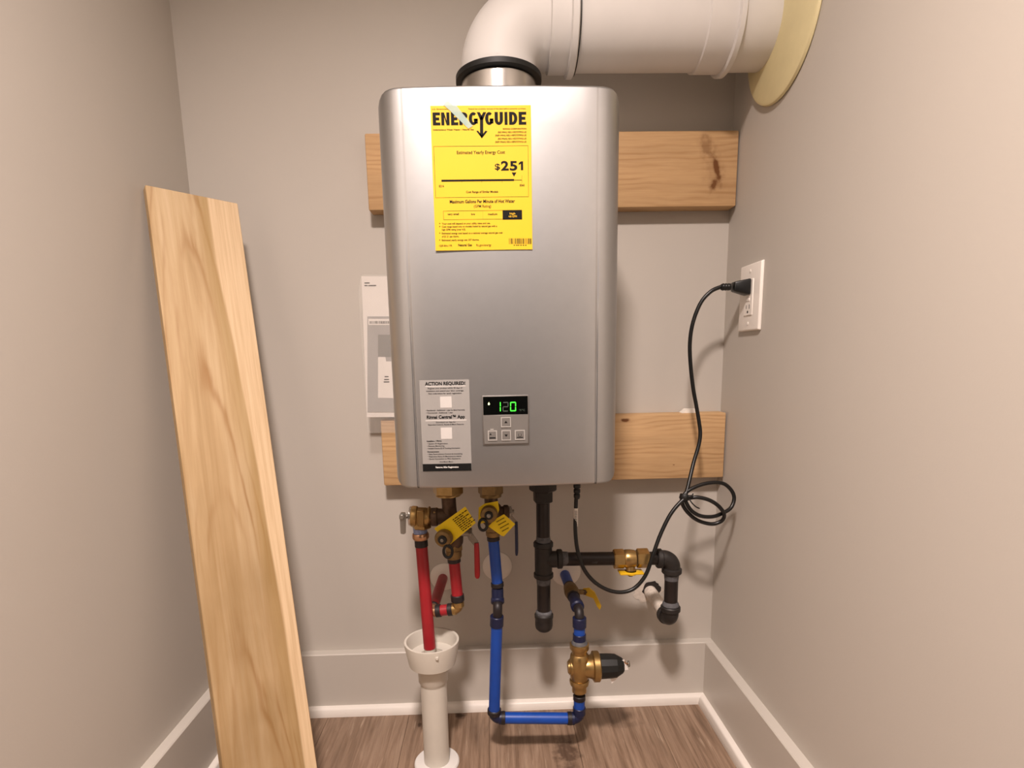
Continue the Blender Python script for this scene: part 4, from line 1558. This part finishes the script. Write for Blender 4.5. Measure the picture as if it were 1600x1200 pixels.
band(BP, 'crimp_band', b2 - s * .024, s, .0128, .009)
ux = b2.x
BP.part('elbow', cp_elbow(b1, b2, (ux, HY, .3), .0112, ln=.020), 'navy_fitting')
zlow = at(905, 1086, HY).z
BP.part('pipe', MB().cyl((ux, HY, b2.z + .012), (ux, HY, zlow - .001), WR), 'blue_pipe')
band(BP, 'crimp_band', (ux, HY, b2.z + .017), (0, 0, 1), .0126, .008, 'navy_fitting')
band(BP, 'crimp_band', (ux, HY, zlow - .010), (0, 0, 1), .0122, .010)

# --- pressure regulator
zr = at(905, 1042, HY).z
PX_ = ux
RG = Thing('pressure_regulator', 'brass water pressure regulator with black bell cap near the baseboard', 'regulator', (PX_, HY, zr - .06))
zA = at(905, 1028, HY).z
zTop = at(907, 1009, HY).z
mb = MB()
mb.lathe((PX_, HY, zr + .030), (0, 0, -1), [(.014, 0), (.0175, .004), (.0185, .012), (.0205, .022), (.0215, .030), (.0205, .038), (.0185, .047), (.0175, .055), (.014, .060)], 32)
mb.lathe((PX_ - .010, HY, zr), (1, 0, 0), [(.019, 0), (.020, .006), (.0195, .018), (.022, .030), (.0245, .036)], 32)
mb.lathe((PX_ + .025, HY, zr), (1, 0, 0), [(.0255, 0), (.0295, .002), (.0295, .0125), (.027, .0145)], 40)
mb.lathe((PX_ - .008, HY, zr), (-1, 0, 0), [(.0165, 0), (.0165, .010), (.014, .0115), (.014, .013), (.0115, .0135), (.0115, .0148), (.006, .015)], 28)
BD = RG.part('body', mb, 'brass')
RG.part('union_nut', MB().lathe((PX_, HY, zr + .026), (0, 0, 1), [(.0135, 0), (.0150, .002), (.0150, .012), (.018, .014)], 28).lathe((PX_, HY, zr + .038), (0, 0, 1), [(.0175, 0), (.0188, .002), (.0188, .011), (.015, .013)], 28), 'brass')
RG.part('union_nut', MB().lathe((PX_, HY, zr - .026), (0, 0, -1), [(.0185, 0), (.0195, .003), (.0185, .010), (.0145, .012), (.0145, .026), (.012, .028)], 28), 'brass')
RG.part('thread_sealant', MB().lathe((PX_, HY, zr + .049), (0, 0, 1), [(.0165, 0), (.0155, .004), (.0125, .008)], 24), 'pipe_dope')
RG.part('bell_cap', MB().lathe((PX_ + .038, HY, zr), (1, 0, 0), [(.0235, 0), (.0240, .001), (.0232, .024), (.0222, .034), (.015, .047), (.0125, .049)], 12), 'black_rubber', ang=20, label='black plastic bell cap')
sc0 = V((PX_ + .086, HY, zr + .002))
AS = RG.part('adjusting_screw', MB().cyl(sc0, sc0 + V((.012, 0, .001)), .0026, n=12).lathe(sc0 + V((.010, 0, .001)), V((.9, -.25, .2)), [(.0055, 0), (.0062, .001), (.0062, .003), (.0045, .004)], 16), 'steel_lever')
mb = MB()
mb.poly([sc0 + V(p) for p in ((-.004, -.006, .012), (.001, -.006, .014), (.010, -.006, -.008), (-.001, -.006, -.009))], (0, .0004, 0))
mb.poly([sc0 + V(p) for p in ((-.026, -.010, -.022), (-.004, -.010, -.012), (-.016, -.010, -.027), (-.024, -.010, -.034))], (0, .0004, 0))
RG.part('paper_tag', mb, 'paper_white', smooth=False)
RG.part('paper_tag', MB().tube(spline([sc0 + V((.001, -.004, .012)), sc0 + V((.004, -.006, .006)), sc0 + V((.010, -.004, .004))], 4), .0014, 8), 'copper')

# --- supply line from the wall with yellow-handled valve
wb = at(882, 896, 0)
EZb = at(904, 952, HY).z
SP = Thing('supply_pipe', 'blue supply pipe from the wall with small brass yellow-handled valve', 'pipe', (PX_, HY, zr + .05))
w0 = V((wb.x, -.001, wb.z))
ec = V((PX_, HY, wb.z - .003))
s = (ec - w0).normalized()
Ls = (ec - w0).length
SP.part('pipe', MB().cyl(w0, w0 + s * .085, WR), 'blue_pipe')
band(SP, 'crimp_band', w0 + s * .068, s, .0122, .010)
VB = SP.part('valve_body', MB().lathe(w0 + s * .076, s, [(.0125, 0), (.0140, .002), (.0140, .012), (.0155, .018), (.0155, .028), (.0135, .034), (.0135, .042), (.0115, .044)], 24).cyl(w0 + s * .098, w0 + s * .098 + V((.026, 0, -.001)), .0055), 'brass_cast')
vq = w0 + s * .098 + V((.024, 0, -.001))
SP.part('stem_nut', MB().hexn(vq, vq + V((.006, 0, 0)), .0062).cyl(vq + V((.004, 0, 0)), vq + V((.009, 0, 0)), .0032), 'bronze_dark', VB)
y_h = vq.y - .004
hq = [at(u, v, y_h + dy) for u, v, dy in ((911, 921, .004), (921, 920, 0), (929, 926, -.006), (934, 936, -.014), (939.5, 948, -.022), (937, 953.5, -.024), (932.5, 947, -.018), (927, 935, -.008), (914, 930, .002))]
SP.part('valve_handle', MB().poly(hq, (.0008, .004, .001)), 'yellow_grip', VB, label='yellow valve handle')
band(SP, 'crimp_band', w0 + s * .116, s, .0128, .010)
SP.part('pipe', MB().cyl(w0 + s * .122, ec - s * .018, WR + .0004), 'navy_fitting')
SP.part('collar', MB().lathe(ec - s * .034, s, [(.0115, 0), (.0132, .002), (.0132, .014), (.0105, .017)], 24), 'navy_fitting')
SP.part('elbow', MB().tube([ec - s * .020] + arc(w0, ec, ec - UZ, .013, 8) + [ec - UZ * .020], .0092, 24), 'black_band')
zc0 = ec.z - .012
band(SP, 'collar', (PX_, HY, zc0), (0, 0, -1), .0134, .020, 'navy_fitting')
SP.part('pipe', MB().cyl((PX_, HY, zc0 - .010), (PX_, HY, zr + .050), WR), 'blue_pipe')
band(SP, 'crimp_band', (PX_, HY, zr + .070), (0, 0, -1), .0128, .014, 'navy_fitting')

# ------------------------------------------------------------------ drain standpipe
FX, FY = -.1441, -.197
DR = Thing('drain_standpipe', 'white plastic drain standpipe with wide open cup on the floor', 'drain pipe', (FX, FY, 0))
mb = MB()
n = 48
pf = [(.0262, .226), (.0275, .2165), (.0425, .2160), (.0450, .2185), (.0523, .2585), (.0523, .2641), (.0482, .2641), (.0472, .262), (.0440, .236), (.0300, .2345), (.0250, .233), (.0250, .210)]
vs, fs = [], []
for r, z in pf:
    for i in range(n):
        t = 2 * math.pi * i / n
        vs.append((FX + r * math.cos(t), FY + r * math.sin(t), z))
for j in range(len(pf) - 1):
    for i in range(n):
        a, b_ = j * n + i, j * n + (i + 1) % n
        fs.append((a, b_, b_ + n, a + n))
mb.add(vs, fs)
CPC = DR.part('cup', mb, 'pvc_drain', ang=30)
lq = at(683, 1029, FY - .0505)
DR.part('moulded_lug', MB().box((lq.x - .003, FY - .0515, lq.z - .0035), (lq.x + .0025, FY - .046, lq.z + .0030), .0008, 1), 'pvc_drain', CPC)
DR.part('reducer', MB().lathe((FX, FY, .222), (0, 0, -1), [(.0305, 0), (.0295, .002), (.0285, .040), (.0268, .0425), (.0262, .0455)], 40), 'pvc_drain')
mb = MB()
DR.part('pipe', MB().cyl((FX, FY, .180), (FX, FY, .003), .0252, n=40), 'pvc_drain')
DR.part('floor_flange', MB().lathe((FX, FY, 0), (0, 0, 1), [(.0445, .0003), (.0445, .0035), (.0425, .0060), (.0265, .0072)], 48), 'pvc_white')

COL.objects.unlink(_to)
bpy.data.objects.remove(_to)
bpy.data.curves.remove(_tc)
